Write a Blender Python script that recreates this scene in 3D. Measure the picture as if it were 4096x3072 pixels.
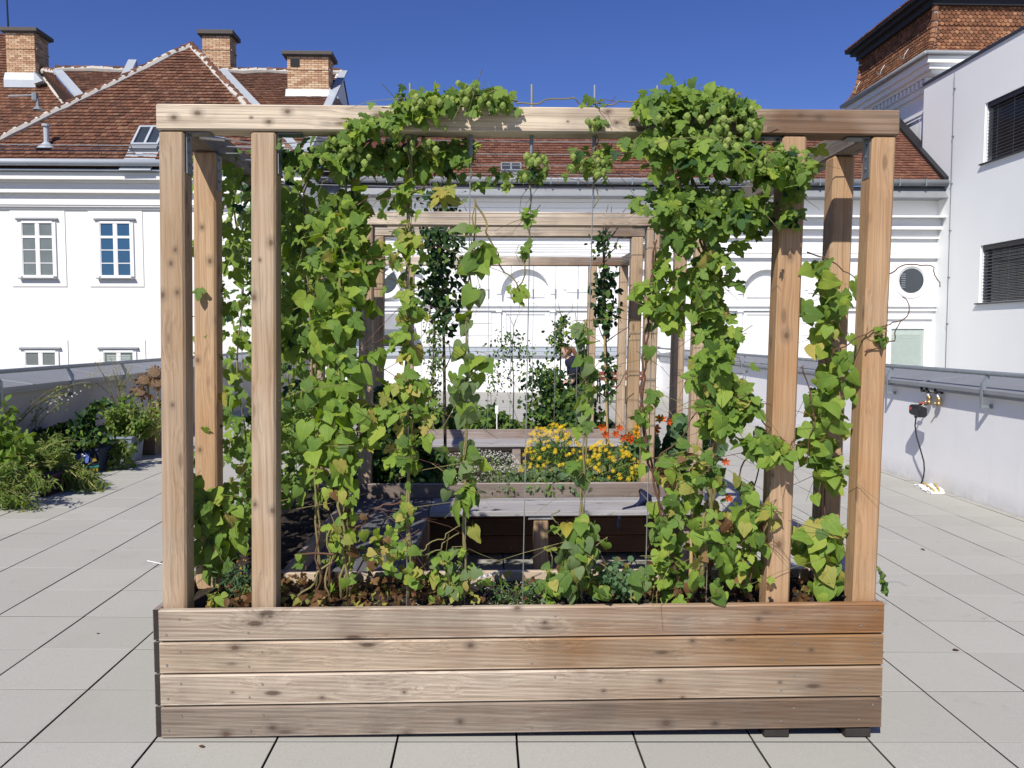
import bpy, math, random
import numpy as np
from mathutils import Vector, Matrix
random.seed(7); RNG = np.random.default_rng(7)
SC = bpy.context.scene; COL = SC.collection
for o in list(bpy.data.objects): bpy.data.objects.remove(o)
# ------------------------------------------------------------------ camera, sky, sun, exposure
FPX = 3277.0; CAM_H = 1.70; PITCH = math.radians(3.42); YAW = math.radians(1.8)
cd = bpy.data.cameras.new('camera'); cam = bpy.data.objects.new('camera', cd); COL.objects.link(cam)
cd.sensor_width = 36; cd.lens = FPX / 4096 * 36; cd.clip_end = 2000; cd.clip_start = .05
cam.location = (0, 0, CAM_H); cam.rotation_euler = (math.pi / 2 - PITCH, 0, -YAW); SC.camera = cam
w = bpy.data.worlds.new('World'); SC.world = w; w.use_nodes = True
nt = w.node_tree; bg = nt.nodes['Background']; bg.inputs[1].default_value = .072
sky = nt.nodes.new('ShaderNodeTexSky'); sky.sky_type = 'NISHITA'; sky.sun_disc = False
sky.sun_elevation = math.radians(43.5); sky.sun_rotation = math.radians(205)
sky.air_density = 1.0; sky.dust_density = .15; sky.ozone_density = 6.5; sky.altitude = 300
hs = nt.nodes.new('ShaderNodeHueSaturation'); hs.inputs['Hue'].default_value = .523; hs.inputs['Saturation'].default_value = 1.14; hs.inputs['Value'].default_value = 1.24
nt.links.new(sky.outputs[0], hs.inputs['Color']); nt.links.new(hs.outputs[0], bg.inputs[0])
sl = bpy.data.lights.new('sun', 'SUN'); sl.energy = 4.7; sl.angle = math.radians(.5); sl.color = (1, .95, .87)
sun = bpy.data.objects.new('sun', sl); COL.objects.link(sun); sun.location = (-10, -30, 40)
_el, _az = math.radians(43.5), math.radians(25)
LDIR = Vector((math.sin(_az) * math.cos(_el), math.cos(_az) * math.cos(_el), -math.sin(_el)))
sun.rotation_euler = LDIR.to_track_quat('-Z', 'Y').to_euler()
SC.view_settings.view_transform = 'Standard'; SC.view_settings.look = 'None'
SC.view_settings.exposure = .2; SC.view_settings.gamma = 1; SC.view_settings.use_curve_mapping = False
SUNV = np.array(-LDIR)
# ------------------------------------------------------------------ measuring rays: where a pixel of the photograph meets a plane of the place
_cp, _sp, _cy, _sy = math.cos(PITCH), math.sin(PITCH), math.cos(YAW), math.sin(YAW)
_F = np.array([_sy * _cp, _cy * _cp, -_sp]); _R = np.array([_cy, -_sy, 0]); _U = np.cross(_R, _F)
_C = np.array([0, 0, CAM_H])
def ray(u, v): return _F + (u - 2048) / FPX * _R - (v - 1536) / FPX * _U
def atY(u, v, Y): d = ray(u, v); return _C + d * (Y / d[1])
def atX(u, v, X): d = ray(u, v); return _C + d * (X / d[0])
def atP(u, v, p, n): d = ray(u, v); n = np.array(n, float); return _C + d * (np.dot(np.array(p) - _C, n) / np.dot(d, n))
TILT = .016; TX0 = -1.37
def gz(x): return -TILT * (x - TX0)
# ------------------------------------------------------------------ object helpers
ROOT = {}
def tag(o, label=None, cat=None, group=None, kind=None):
    if label: o['label'] = label
    if cat: o['category'] = cat
    if group: o['group'] = group
    if kind: o['kind'] = kind
    return o
def thing(name, label, cat, loc, group=None):
    o = bpy.data.objects.new(name, None); COL.objects.link(o); o.location = loc; o.empty_display_size = .1
    ROOT[o] = np.array(loc, float); return tag(o, label, cat, group)
def base(parent): return ROOT.get(parent, np.zeros(3)) if parent else np.zeros(3)
class MB:
    def __init__(s): s.v = []; s.f = []; s.m = []; s.mi = 0
    def add(s, vs, fs):
        k = len(s.v); s.v += [tuple(map(float, p)) for p in vs]
        s.f += [tuple(i + k for i in f) for f in fs]; s.m += [s.mi] * len(fs); return s
    def box(s, x0, x1, y0, y1, z0, z1, c=0, sh=(0, 0)):
        # chamfered box; sh = shift of the top in x, y
        if x1 < x0: x0, x1 = x1, x0
        if y1 < y0: y0, y1 = y1, y0
        if z1 < z0: z0, z1 = z1, z0
        if c <= 0:
            vs = [(x, y, z) for z in (z0, z1) for x, y in ((x0, y0), (x1, y0), (x1, y1), (x0, y1))]
            fs = [(3, 2, 1, 0), (4, 5, 6, 7), (0, 1, 5, 4), (1, 2, 6, 5), (2, 3, 7, 6), (3, 0, 4, 7)]
        else:
            vs = []; idx = {}
            X = (x0, x1); Y = (y0, y1); Z = (z0, z1)
            for i in (0, 1):
                for j in (0, 1):
                    for k in (0, 1):
                        sx = c if i == 0 else -c; sy = c if j == 0 else -c; sz = c if k == 0 else -c
                        for a, p in (('x', (X[i], Y[j] + sy, Z[k] + sz)), ('y', (X[i] + sx, Y[j], Z[k] + sz)), ('z', (X[i] + sx, Y[j] + sy, Z[k]))):
                            idx[(i, j, k, a)] = len(vs); vs.append(p)
            g = lambda i, j, k, a: idx[(i, j, k, a)]
            fs = [(g(0,0,0,'x'),g(0,0,1,'x'),g(0,1,1,'x'),g(0,1,0,'x')),(g(1,0,0,'x'),g(1,1,0,'x'),g(1,1,1,'x'),g(1,0,1,'x')),
                  (g(0,0,0,'y'),g(1,0,0,'y'),g(1,0,1,'y'),g(0,0,1,'y')),(g(0,1,0,'y'),g(0,1,1,'y'),g(1,1,1,'y'),g(1,1,0,'y')),
                  (g(0,0,0,'z'),g(0,1,0,'z'),g(1,1,0,'z'),g(1,0,0,'z')),(g(0,0,1,'z'),g(1,0,1,'z'),g(1,1,1,'z'),g(0,1,1,'z'))]
            for i in (0,1):
                for j in (0,1): fs.append((g(i,j,0,'x'),g(i,j,1,'x'),g(i,j,1,'y'),g(i,j,0,'y')))
            for i in (0,1):
                for k in (0,1): fs.append((g(i,0,k,'x'),g(i,1,k,'x'),g(i,1,k,'z'),g(i,0,k,'z')))
            for j in (0,1):
                for k in (0,1): fs.append((g(0,j,k,'y'),g(1,j,k,'y'),g(1,j,k,'z'),g(0,j,k,'z')))
            for i in (0,1):
                for j in (0,1):
                    for k in (0,1): fs.append((g(i,j,k,'x'),g(i,j,k,'y'),g(i,j,k,'z')))
        if sh != (0, 0):
            vs = [(x + sh[0] * (z - z0) / (z1 - z0), y + sh[1] * (z - z0) / (z1 - z0), z) for x, y, z in vs]
        return s.add(vs, fs)
    def tube(s, pts, r, n=6, cap=True):
        pts = [np.array(p, float) for p in pts]; m = len(pts)
        rs = r if hasattr(r, '__len__') else [r] * m
        vs = []; prev = None
        for i in range(m):
            t = pts[min(i + 1, m - 1)] - pts[max(i - 1, 0)]; t /= (np.linalg.norm(t) + 1e-9)
            a = np.cross(t, (0, 0, 1) if abs(t[2]) < .9 else (1, 0, 0)) if prev is None else prev - t * np.dot(prev, t)
            a /= (np.linalg.norm(a) + 1e-9); prev = a; b = np.cross(t, a)
            for k in range(n):
                q = 2 * math.pi * k / n; vs.append(pts[i] + rs[i] * (math.cos(q) * a + math.sin(q) * b))
        fs = [(i*n+k, i*n+(k+1)%n, (i+1)*n+(k+1)%n, (i+1)*n+k) for i in range(m-1) for k in range(n)]
        if cap: fs += [tuple(range(n))[::-1], tuple((m-1)*n+k for k in range(n))]
        return s.add(vs, fs)
    def lathe(s, c, prof, n=12):
        vs = [(c[0] + r * math.cos(2*math.pi*k/n), c[1] + r * math.sin(2*math.pi*k/n), c[2] + z) for r, z in prof for k in range(n)]
        m = len(prof)
        fs = [(i*n+k, i*n+(k+1)%n, (i+1)*n+(k+1)%n, (i+1)*n+k) for i in range(m-1) for k in range(n)]
        return s.add(vs, fs)
    def prism(s, prof, axis, a, b):
        # closed 2-D profile extruded along an axis ('x': prof=(y,z); 'y': prof=(x,z); 'z': prof=(x,y))
        n = len(prof)
        mk = {'x': lambda p, t: (t, p[0], p[1]), 'y': lambda p, t: (p[0], t, p[1]), 'z': lambda p, t: (p[0], p[1], t)}[axis]
        vs = [mk(p, t) for t in (a, b) for p in prof]
        fs = [(i, (i+1) % n, n + (i+1) % n, n + i) for i in range(n)] + [tuple(range(n))[::-1], tuple(range(n, 2*n))]
        return s.add(vs, fs)
    def build(s, name, mat, parent=None, smooth=False, kind=None, label=None):
        b = base(parent)
        me = bpy.data.meshes.new(name)
        me.from_pydata([(x - b[0], y - b[1], z - b[2]) for x, y, z in s.v], [], s.f)
        for m in (mat if isinstance(mat, (list, tuple)) else [mat]): me.materials.append(m)
        if max(s.m, default=0): me.polygons.foreach_set('material_index', s.m)
        if smooth: me.polygons.foreach_set('use_smooth', [True] * len(s.f))
        me.update()
        o = bpy.data.objects.new(name, me); COL.objects.link(o)
        if parent: o.parent = parent; ROOT[o] = b
        if kind: o['kind'] = kind
        if label: o['label'] = label
        return o
def fixn(o):
    import bmesh
    bm = bmesh.new(); bm.from_mesh(o.data); bmesh.ops.recalc_face_normals(bm, faces=bm.faces); bm.to_mesh(o.data); bm.free(); return o
def inst(name, mesh, parent, mat4):
    o = bpy.data.objects.new(name, mesh); COL.objects.link(o)
    b = base(parent)
    M = Matrix(mat4); M.translation = M.translation - Vector(b)
    if parent: o.parent = parent
    o.matrix_basis = M; return o
# ------------------------------------------------------------------ materials
class NT:
    def __init__(s, name):
        s.mat = bpy.data.materials.new(name); s.mat.use_nodes = True; s.t = s.mat.node_tree; s.t.nodes.clear()
        s.out = s.n('ShaderNodeOutputMaterial')
    def n(s, ty, **kw):
        nd = s.t.nodes.new(ty)
        for k, v in kw.items():
            if hasattr(nd, k) and not k.startswith('i_'): setattr(nd, k, v)
        return nd
    def l(s, a, b): s.t.links.new(a, b)
    def val(s, sock, v):
        if hasattr(v, 'is_output') or isinstance(v, bpy.types.NodeSocket): s.l(v, sock)
        else: sock.default_value = v
    def mix(s, fac, a, b, mode='MIX'):
        nd = s.n('ShaderNodeMix'); nd.data_type = 'RGBA'; nd.blend_type = mode
        s.val(nd.inputs[0], fac)
        for sock, v in ((nd.inputs[6], a), (nd.inputs[7], b)):
            s.val(sock, v if isinstance(v, bpy.types.NodeSocket) else (*v, 1) if len(v) == 3 else v)
        return nd.outputs[2]
    def math(s, op, a, b=0., c=None):
        nd = s.n('ShaderNodeMath', operation=op); s.val(nd.inputs[0], a); s.val(nd.inputs[1], b)
        if c is not None: s.val(nd.inputs[2], c)
        return nd.outputs[0]
    def ramp(s, fac, stops):
        nd = s.n('ShaderNodeValToRGB'); e = nd.color_ramp.elements
        while len(e) < len(stops): e.new(.5)
        for i, (p, c) in enumerate(stops):
            e[i].position = p; e[i].color = (*c, 1) if len(c) == 3 else c
        s.val(nd.inputs[0], fac); return nd.outputs[0]
    def rng(s, v, a, b, c=0., d=1.):
        nd = s.n('ShaderNodeMapRange'); s.val(nd.inputs[0], v)
        for i, q in enumerate((a, b, c, d)): nd.inputs[i + 1].default_value = q
        return nd.outputs[0]
    def co(s, kind='Object', scale=(1, 1, 1), loc=(0, 0, 0)):
        tc = s.n('ShaderNodeTexCoord'); mp = s.n('ShaderNodeMapping')
        mp.inputs['Scale'].default_value = scale; mp.inputs['Location'].default_value = loc
        s.l(tc.outputs[kind], mp.inputs[0]); return mp.outputs[0]
    def noise(s, vec, scale, detail=3, rough=.55, dist=0):
        nd = s.n('ShaderNodeTexNoise'); nd.inputs['Scale'].default_value = scale; nd.inputs['Detail'].default_value = detail
        nd.inputs['Roughness'].default_value = rough; nd.inputs['Distortion'].default_value = dist
        if vec: s.l(vec, nd.inputs['Vector'])
        return nd.outputs[0]
    def bsdf(s, col, rough=.7, metal=0., spec=.3, bump=None, bstr=.3, bdist=.01):
        p = s.n('ShaderNodeBsdfPrincipled')
        s.val(p.inputs['Base Color'], col if isinstance(col, bpy.types.NodeSocket) else (*col, 1))
        s.val(p.inputs['Roughness'], rough); p.inputs['Metallic'].default_value = metal
        p.inputs['Specular IOR Level'].default_value = spec
        if bump is not None:
            b = s.n('ShaderNodeBump'); b.inputs['Strength'].default_value = bstr; b.inputs['Distance'].default_value = bdist
            s.l(bump, b.inputs['Height']); s.l(b.outputs[0], p.inputs['Normal'])
        s.l(p.outputs[0], s.out.inputs[0]); return p
    def objrand(s): return s.n('ShaderNodeObjectInfo').outputs['Random']
    def island(s): return s.n('ShaderNodeNewGeometry').outputs['Random Per Island']
def plain(name, col, rough=.6, metal=0., var=.12, scale=6, spec=.3, bump=0.):
    t = NT(name); nz = t.noise(t.co(), scale, 5)
    c = t.mix(nz, tuple(x * (1 - var) for x in col), tuple(min(1, x * (1 + var)) for x in col))
    t.bsdf(c, rough, metal, spec, bump=t.noise(t.co(), scale * 12, 3) if bump else None, bstr=bump); return t.mat
def wood(name, axis, bleached, fresh, grey, mix0=.4, greyamt=.35, gradx=None, knot=1., fine=70, wav=.16, og=.3, knots=(), org=(0, 0, 0)):
    t = NT(name); A = {'x': 0, 'y': 1, 'z': 2}[axis]
    sc = [1.] * 3; sc[A] = .016
    tc = t.n('ShaderNodeTexCoord'); orand = t.objrand()
    off = t.n('ShaderNodeVectorMath', operation='ADD'); t.l(tc.outputs['Object'], off.inputs[0])
    cmb = t.n('ShaderNodeCombineXYZ')
    for i in range(3): t.l(t.math('MULTIPLY', orand, (13.7, 7.3, 29.1)[i]), cmb.inputs[i])
    t.l(cmb.outputs[0], off.inputs[1]); V = off.outputs[0]
    kv = t.n('ShaderNodeMapping'); ks = [10.] * 3; ks[A] = 3.2; kv.inputs['Scale'].default_value = ks; t.l(V, kv.inputs[0])
    vo = t.n('ShaderNodeTexVoronoi'); t.l(kv.outputs[0], vo.inputs['Vector']); vo.inputs['Scale'].default_value = 1
    kd = vo.outputs['Distance']
    halo = t.rng(kd, .06, .5, 1, 0); kmask = t.rng(kd, .07, .14, 1, 0)
    warp = t.n('ShaderNodeVectorMath', operation='SCALE'); t.l(vo.outputs['Color'], warp.inputs[0]); t.l(t.math('MULTIPLY', halo, .045 * knot), warp.inputs['Scale'])
    ad = t.n('ShaderNodeVectorMath', operation='ADD'); t.l(V, ad.inputs[0]); t.l(warp.outputs[0], ad.inputs[1])
    gm = t.n('ShaderNodeMapping'); gm.inputs['Scale'].default_value = sc; t.l(ad.outputs[0], gm.inputs[0])
    g1 = t.noise(gm.outputs[0], fine, 4, .6, .6); g2 = t.noise(gm.outputs[0], fine * 3.1, 3, .6, .3)
    # growth rings: long pointed flames
    wv = t.n('ShaderNodeTexWave'); wv.bands_direction = 'DIAGONAL'; wv.wave_type = 'BANDS'; wv.inputs['Scale'].default_value = 24
    wv.inputs['Distortion'].default_value = 4; wv.inputs['Detail'].default_value = 3; wv.inputs['Detail Scale'].default_value = 1.2
    t.l(gm.outputs[0], wv.inputs['Vector'])
    big = t.noise(V, 1.7, 3); mid = t.noise(gm.outputs[0], 14, 3)
    f = t.math('ADD', t.math('MULTIPLY', big, .9), mix0 - .45)
    if gradx:
        sp = t.n('ShaderNodeSeparateXYZ'); t.l(tc.outputs['Object'], sp.inputs[0])
        f = t.math('ADD', f, t.rng(sp.outputs[0], gradx[0], gradx[1], -gradx[2], gradx[2]))
    f = t.math('ADD', f, t.math('MULTIPLY', t.math('SUBTRACT', mid, .5), .55))
    c = t.ramp(f, [(.22, bleached), (.72, fresh)])
    c = t.mix(t.rng(t.noise(V, 3.1, 4), .48, .78, 0, greyamt), c, grey)
    c = t.mix(t.rng(orand, .35, 1, 0, og), c, grey)
    dark = tuple(x * k for x, k in zip(fresh, (.55, .42, .36)))
    c = t.mix(t.rng(wv.outputs[0], .6, 1, 0, wav), c, dark)
    c = t.mix(t.rng(g1, .46, .7, 0, .42), c, dark)
    c = t.mix(t.rng(g2, .5, .72, 0, .42), c, tuple(x * .45 for x in grey))
    c = t.mix(t.math('MULTIPLY', kmask, .8 * knot), c, (.075, .035, .018))
    c = t.mix(t.math('MULTIPLY', t.rng(kd, .1, .34, 1, 0), .25 * knot), c, tuple(x * .5 for x in grey))
    if knots:
        dm = None
        for (kx, ky, kz, kr) in knots:
            sb_ = t.n('ShaderNodeVectorMath', operation='SUBTRACT'); t.l(tc.outputs['Object'], sb_.inputs[0]); sb_.inputs[1].default_value = (kx - org[0], ky - org[1], kz - org[2])
            ml = t.n('ShaderNodeVectorMath', operation='MULTIPLY'); t.l(sb_.outputs[0], ml.inputs[0]); kr = kr * .66; q = [1 / kr] * 3; q[A] = .72 / kr; ml.inputs[1].default_value = q
            ln = t.n('ShaderNodeVectorMath', operation='LENGTH'); t.l(ml.outputs[0], ln.inputs[0])
            dm = ln.outputs['Value'] if dm is None else t.math('MINIMUM', dm, ln.outputs['Value'])
        dn = t.math('ADD', dm, t.math('MULTIPLY', t.math('SUBTRACT', t.noise(V, 60, 3), .5), .7))
        ringw = t.math('SINE', t.math('MULTIPLY', dn, 9))
        c = t.mix(t.rng(dn, 1.0, 3.6, .5, 0), c, tuple(x * .42 for x in grey))
        c = t.mix(t.math('MULTIPLY', t.rng(dn, .9, 2.4, 1, 0), t.rng(ringw, .2, 1, 0, .45)), c, dark)
        c = t.mix(t.rng(dn, .6, 1.3, .7, 0), c, (.10, .055, .03)); c = t.mix(t.rng(dn, .3, .6, .6, 0), c, (.19, .11, .06))
    hb = t.math('ADD', t.math('MULTIPLY', g1, -.6), t.math('MULTIPLY', g2, -.4))
    t.bsdf(c, .78, 0, .18, bump=hb, bstr=.6, bdist=.006); return t.mat
# ---- leaves: colour by object (single leaves) or by island (joined ones)
LEAFPAL = {
 'green': [(0, (.042, .115, .008)), (.5, (.10, .215, .012)), (1, (.20, .32, .02))],
 'lime': [(0, (.14, .27, .012)), (.55, (.23, .37, .02)), (1, (.36, .44, .035))],
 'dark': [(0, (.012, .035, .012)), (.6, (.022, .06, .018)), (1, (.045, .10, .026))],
 'pale': [(0, (.10, .16, .06)), (.5, (.15, .22, .09)), (1, (.20, .28, .10))],
 'yellow': [(0, (.30, .33, .05)), (.6, (.42, .37, .06)), (1, (.55, .40, .10))],
 'brown': [(0, (.10, .05, .022)), (.6, (.19, .10, .045)), (1, (.30, .18, .08))],
 'blue': [(0, (.035, .10, .05)), (.5, (.06, .15, .07)), (1, (.10, .21, .10))],
 'cone': [(0, (.24, .36, .05)), (.5, (.34, .46, .09)), (1, (.46, .55, .16))],
 'weed': [(0, (.085, .15, .03)), (.5, (.15, .215, .045)), (1, (.27, .31, .09))],
 'grey': [(0, (.10, .15, .08)), (1, (.2, .26, .16))],
}
_lm = {}
def leafmat(pal, island=False):
    k = (pal, island)
    if k in _lm: return _lm[k]
    t = NT('leaf_' + pal + ('_joined' if island else ''))
    r = t.island() if island else t.objrand()
    c = t.ramp(r, LEAFPAL[pal])
    blot = t.noise(t.co(), 9 if island else 5, 4)
    c = t.mix(t.rng(blot, .45, .8, 0, .45), c, tuple(x * q for x, q in zip(LEAFPAL[pal][-1][1], (1.25, 1.05, .9))))
    bump = None
    if not island and pal not in ('cone',):
        sp = t.n('ShaderNodeSeparateXYZ'); t.l(t.co(), sp.inputs[0])
        ax = t.math('ABSOLUTE', sp.outputs[0])
        mid = t.rng(ax, .008, .028, 1, 0)
        ph = t.math('ADD', sp.outputs[1], t.math('MULTIPLY', ax, -.75))
        vein = t.rng(t.math('SINE', t.math('MULTIPLY', ph, 42)), .86, 1, 0, .6)
        vm = t.math('MAXIMUM', mid, vein)
        c = t.mix(t.math('MULTIPLY', vm, .38), c, tuple(min(1, x * 1.9 + .03) for x in LEAFPAL[pal][1][1] if 1) if len(LEAFPAL[pal]) > 2 else (.3, .36, .25))
        bump = vm
    # brown rims and scorch
    edge = t.rng(t.noise(t.co(), 3.3, 3), .62, .75, 0, .35)
    if pal in ('green', 'lime', 'pale', 'yellow'): c = t.mix(edge, c, (.33, .29, .07))
    geo = t.n('ShaderNodeNewGeometry')
    cb = t.mix(.3, c, (.20, .27, .12)) if pal not in ('brown', 'dark') else c
    c = t.mix(geo.outputs['Backfacing'], c, cb)
    p = t.bsdf(c, .55, 0, .2, bump=bump, bstr=.25, bdist=.01)
    tr = t.n('ShaderNodeBsdfTranslucent'); t.l(t.mix(.5, c, (.30, .40, .01) if pal not in ('brown', 'dark') else c), tr.inputs[0])
    ms = t.n('ShaderNodeMixShader'); ms.inputs[0].default_value = .38 if pal != 'dark' else .1
    t.l(p.outputs[0], ms.inputs[1]); t.l(tr.outputs[0], ms.inputs[2]); t.l(ms.outputs[0], t.out.inputs[0])
    _lm[k] = t.mat; return t.mat
# ---- material set
WB = plain('front_board_key', (.5, .4, .3)); _unused = (lambda *a, **k: None)('weathered_boards', 'x', (.60, .49, .405), (.29, .155, .08), (.25, .215, .185), .34, .75, gradx=(-1.5, 1.5, .40), fine=70, wav=.12)
PGL = (.17, 3.5, .5)
def kn_(Y, *pts): return [(*[float(q) for q in atY(u, v, Y)], r) for u, v, r in pts]
WBEAM = wood('weathered_beam', 'x', (.68, .57, .43), (.19, .115, .07), (.17, .15, .13), .24, .6, knots=kn_(3.442, (695, 470, .011), (790, 452, .013), (1005, 470, .005), (1075, 487, .010), (1150, 446, .012), (1507, 463, .011), (2271, 486, .004), (2433, 446, .010), (2467, 491, .009), (2532, 481, .008), (3277, 470, .011), (3202, 462, .007)), org=PGL, gradx=(-.9, 1.3, .5), fine=55, wav=.2)
KPOST = kn_(3.452, (701, 999, .008), (684, 1054, .009), (709, 1170, .010), (650, 1180, .012), (690, 1620, .008), (1084, 971, .013), (1020, 2018, .010), (1090, 2043, .011), (1040, 1040, .006), (1015, 1190, .012), (3160, 1026, .012), (3145, 1342, .014), (3115, 2177, .016), (3468, 870, .012), (3160, 860, .008), (3090, 1900, .007)) + kn_(3.832, (808, 909, .009), (840, 1044, .012), (791, 1441, .010), (800, 1800, .009))
WPOST = wood('larch_post', 'z', (.51, .395, .28), (.37, .24, .13), (.27, .235, .185), .42, .4, knot=.6, og=.25, fine=60, knots=KPOST, org=PGL)
WPOSTO = wood('orange_larch_post', 'z', (.53, .375, .235), (.42, .24, .115), (.29, .23, .165), .48, .3, knot=.6, og=.12, fine=60, knots=KPOST, org=PGL)
WBEAMY = wood('grey_side_beam', 'y', (.26, .23, .19), (.22, .16, .11), (.17, .16, .14), .4, .5, fine=50)
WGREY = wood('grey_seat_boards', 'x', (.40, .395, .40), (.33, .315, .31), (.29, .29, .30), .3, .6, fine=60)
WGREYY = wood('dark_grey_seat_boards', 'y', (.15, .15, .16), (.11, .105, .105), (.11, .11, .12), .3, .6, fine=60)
WB2 = wood('grey_brown_boards', 'x', (.36, .31, .28), (.22, .15, .11), (.22, .20, .19), .35, .5, fine=60)
WENDG = plain('dark_end_grain', (.035, .03, .027), .9, var=.4, scale=25)
WRED = wood('reddish_boards', 'x', (.20, .10, .06), (.16, .065, .03), (.12, .08, .06), .5, .2, fine=60)
GALV = plain('galvanised_steel', (.27, .30, .32), .5, .4, .25, 14)
STEELD = plain('dull_steel', (.20, .22, .23), .5, .6, .3, 20)
WIRE = plain('steel_wire', (.55, .55, .53), .35, .8, .2, 60)
ZINC = plain('zinc_sheet', (.26, .275, .29), .55, .25, .18, 3)
ZINCL = plain('pale_zinc_sheet', (.43, .465, .50), .55, .2, .1, 2)
BLACK = plain('black_plastic', (.02, .02, .022), .45, var=.2)
WHITE = plain('white_paint', (.80, .80, .79), .55, var=.04)
STUCCO = plain('white_stucco', (.80, .80, .79), .85, var=.035, scale=.8, bump=.08)
STUCCOL = plain('warm_white_stucco', (.80, .79, .75), .85, var=.03, scale=.6, bump=.08)
GREYST = plain('pale_grey_render', (.79, .805, .79), .9, var=.035, scale=.5, bump=.1)
GLASSD = plain('dark_window_glass', (.04, .05, .06), .08, 0, .3, 2, spec=.8)
GLASSB = plain('blue_window_blind', (.025, .085, .17), .1, 0, .15, 2, spec=.8)
GLASSG = plain('grey_window_curtain', (.16, .18, .17), .15, 0, .35, 1.5, spec=.7)
BLINDG = plain('pale_green_blind', (.42, .49, .45), .4, var=.1)
SOIL = plain('dark_soil', (.045, .032, .024), .95, var=.5, scale=30, bump=.8)
STEM = plain('green_brown_stem', (.20, .17, .07), .7, var=.4, scale=20)
STEMR = plain('red_brown_stem', (.11, .055, .035), .7, var=.4, scale=20)
BARK = plain('grey_brown_bark', (.10, .075, .055), .85, var=.4, scale=30, bump=.4)
BAMBOO = plain('dry_cane', (.42, .30, .13), .6, var=.25, scale=20)
def conc():
    t = NT('concrete_paver'); v = t.co()
    geo = t.n('ShaderNodeNewGeometry'); tc = t.n('ShaderNodeTexCoord')
    P = geo.outputs['Position']
    c = t.mix(t.noise(P, 1.1, 4), (.375, .37, .33), (.44, .435, .39))
    c = t.mix(t.rng(t.noise(P, 170, 3), .42, .66), c, (.47, .46, .42)); c = t.mix(t.rng(t.noise(P, 60, 4, .7), .5, .8, 0, .3), c, (.30, .29, .26))
    c = t.mix(t.math('MULTIPLY', t.objrand(), .32), c, (.33, .32, .285))
    c = t.mix(t.rng(t.noise(P, 2.3, 6, .65), .56, .74, 0, .35), c, (.36, .335, .28))
    c = t.mix(t.rng(t.noise(P, 7, 3, .6), .66, .72, 0, .25), c, (.28, .27, .25))
    t.bsdf(c, .85, 0, .2, bump=t.noise(P, 260, 2), bstr=.2, bdist=.003); return t.mat
PAVER = conc()
def wallmat():
    t = NT('parapet_render'); P = t.n('ShaderNodeNewGeometry').outputs['Position']
    sp = t.n('ShaderNodeSeparateXYZ'); t.l(P, sp.inputs[0])
    cm = t.n('ShaderNodeMapping'); cm.inputs['Scale'].default_value = (3, 3, .25); t.l(P, cm.inputs[0])
    c = t.mix(t.noise(P, 3, 4), (.76, .76, .765), (.82, .82, .82))
    c = t.mix(t.rng(t.noise(cm.outputs[0], 2.2, 4), .55, .78, 0, .2), c, (.62, .62, .62))
    wet = t.math('MULTIPLY', t.rng(sp.outputs[2], -.1, .12, 1, 0), t.noise(P, 8, 4))
    c = t.mix(t.math('MULTIPLY', wet, .7), c, (.36, .35, .33))
    t.bsdf(c, .9, 0, .15, bump=t.noise(P, 90, 3), bstr=.35, bdist=.006); return t.mat
PARAPET = wallmat()
def tilemat(name, pal, lichen=.25):
    t = NT(name); c = t.ramp(t.island(), pal)
    P = t.n('ShaderNodeNewGeometry').outputs['Position']
    c = t.mix(t.rng(t.noise(P, .9, 5, .65), .5, .75, 0, lichen * 2), c, (.075, .055, .04))
    c = t.mix(t.rng(t.noise(P, 14, 4), .6, .8, 0, .35), c, (.12, .085, .055))
    t.bsdf(c, .85, 0, .2); return t.mat
TILEL = tilemat('brown_roof_tile', [(0, (.10, .05, .033)), (.4, (.15, .068, .042)), (.75, (.185, .085, .052)), (1, (.215, .12, .075))])
TILEM = tilemat('red_roof_tile', [(0, (.13, .058, .04)), (.5, (.17, .075, .05)), (1, (.21, .10, .065))], .12)
TILET = tilemat('orange_tower_tile', [(0, (.12, .055, .032)), (.5, (.185, .082, .043)), (.85, (.25, .115, .06)), (1, (.33, .17, .09))], .35)
MORTAR = plain('pale_mortar', (.50, .47, .42), .9, var=.25, scale=9)
def brickmat():
    t = NT('yellow_brick'); c = t.ramp(t.objrand(), [(0, (.38, .21, .125)), (.4, (.52, .34, .21)), (.8, (.60, .42, .27)), (1, (.66, .50, .35))])
    t.bsdf(t.mix(t.rng(t.noise(t.co(), 12, 3), .5, .8, 0, .3), c, (.22, .12, .07)), .9, 0, .15); return t.mat
BRICK = brickmat()
# ------------------------------------------------------------------ setting: terrain, terrace floor with pavers
m = MB(); m.box(-700, 700, -300, 900, -9.3, -9.0); tag(m.build('ground', plain('courtyard_ground', (.16, .15, .14), .9, scale=.2)), kind='structure')
XL, XR, YF, YN = -5.38, 5.31, 24.9, -3.0
m = MB()
th = math.atan(TILT)
m.add([(XL-.3, YN, gz(XL-.3)-.028), (XR+.3, YN, gz(XR+.3)-.028), (XR+.3, YF+.3, gz(XR+.3)-.028), (XL-.3, YF+.3, gz(XL-.3)-.028),
       (XL-.3, YN, -.6), (XR+.3, YN, -.6), (XR+.3, YF+.3, -.6), (XL-.3, YF+.3, -.6)],
      [(0, 1, 2, 3), (4, 7, 6, 5), (0, 4, 5, 1), (1, 5, 6, 2), (2, 6, 7, 3), (3, 7, 4, 0)])
floor = m.build('terrace_floor', plain('dark_gravel_bed', (.06, .056, .05), .95, var=.5, scale=60)); tag(floor, kind='structure'); ROOT[floor] = np.zeros(3)
PX, PY = .508, .505; GX, GY = .0095, .006
m = MB(); m.box(-PX/2+GX/2, PX/2-GX/2, -PY/2+GY/2, PY/2-GY/2, -.04, 0, .0015); po_ = m.build('paver', [PAVER, plain('grimy_joint', (.075, .07, .062), .95)]); pm = po_.data
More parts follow.
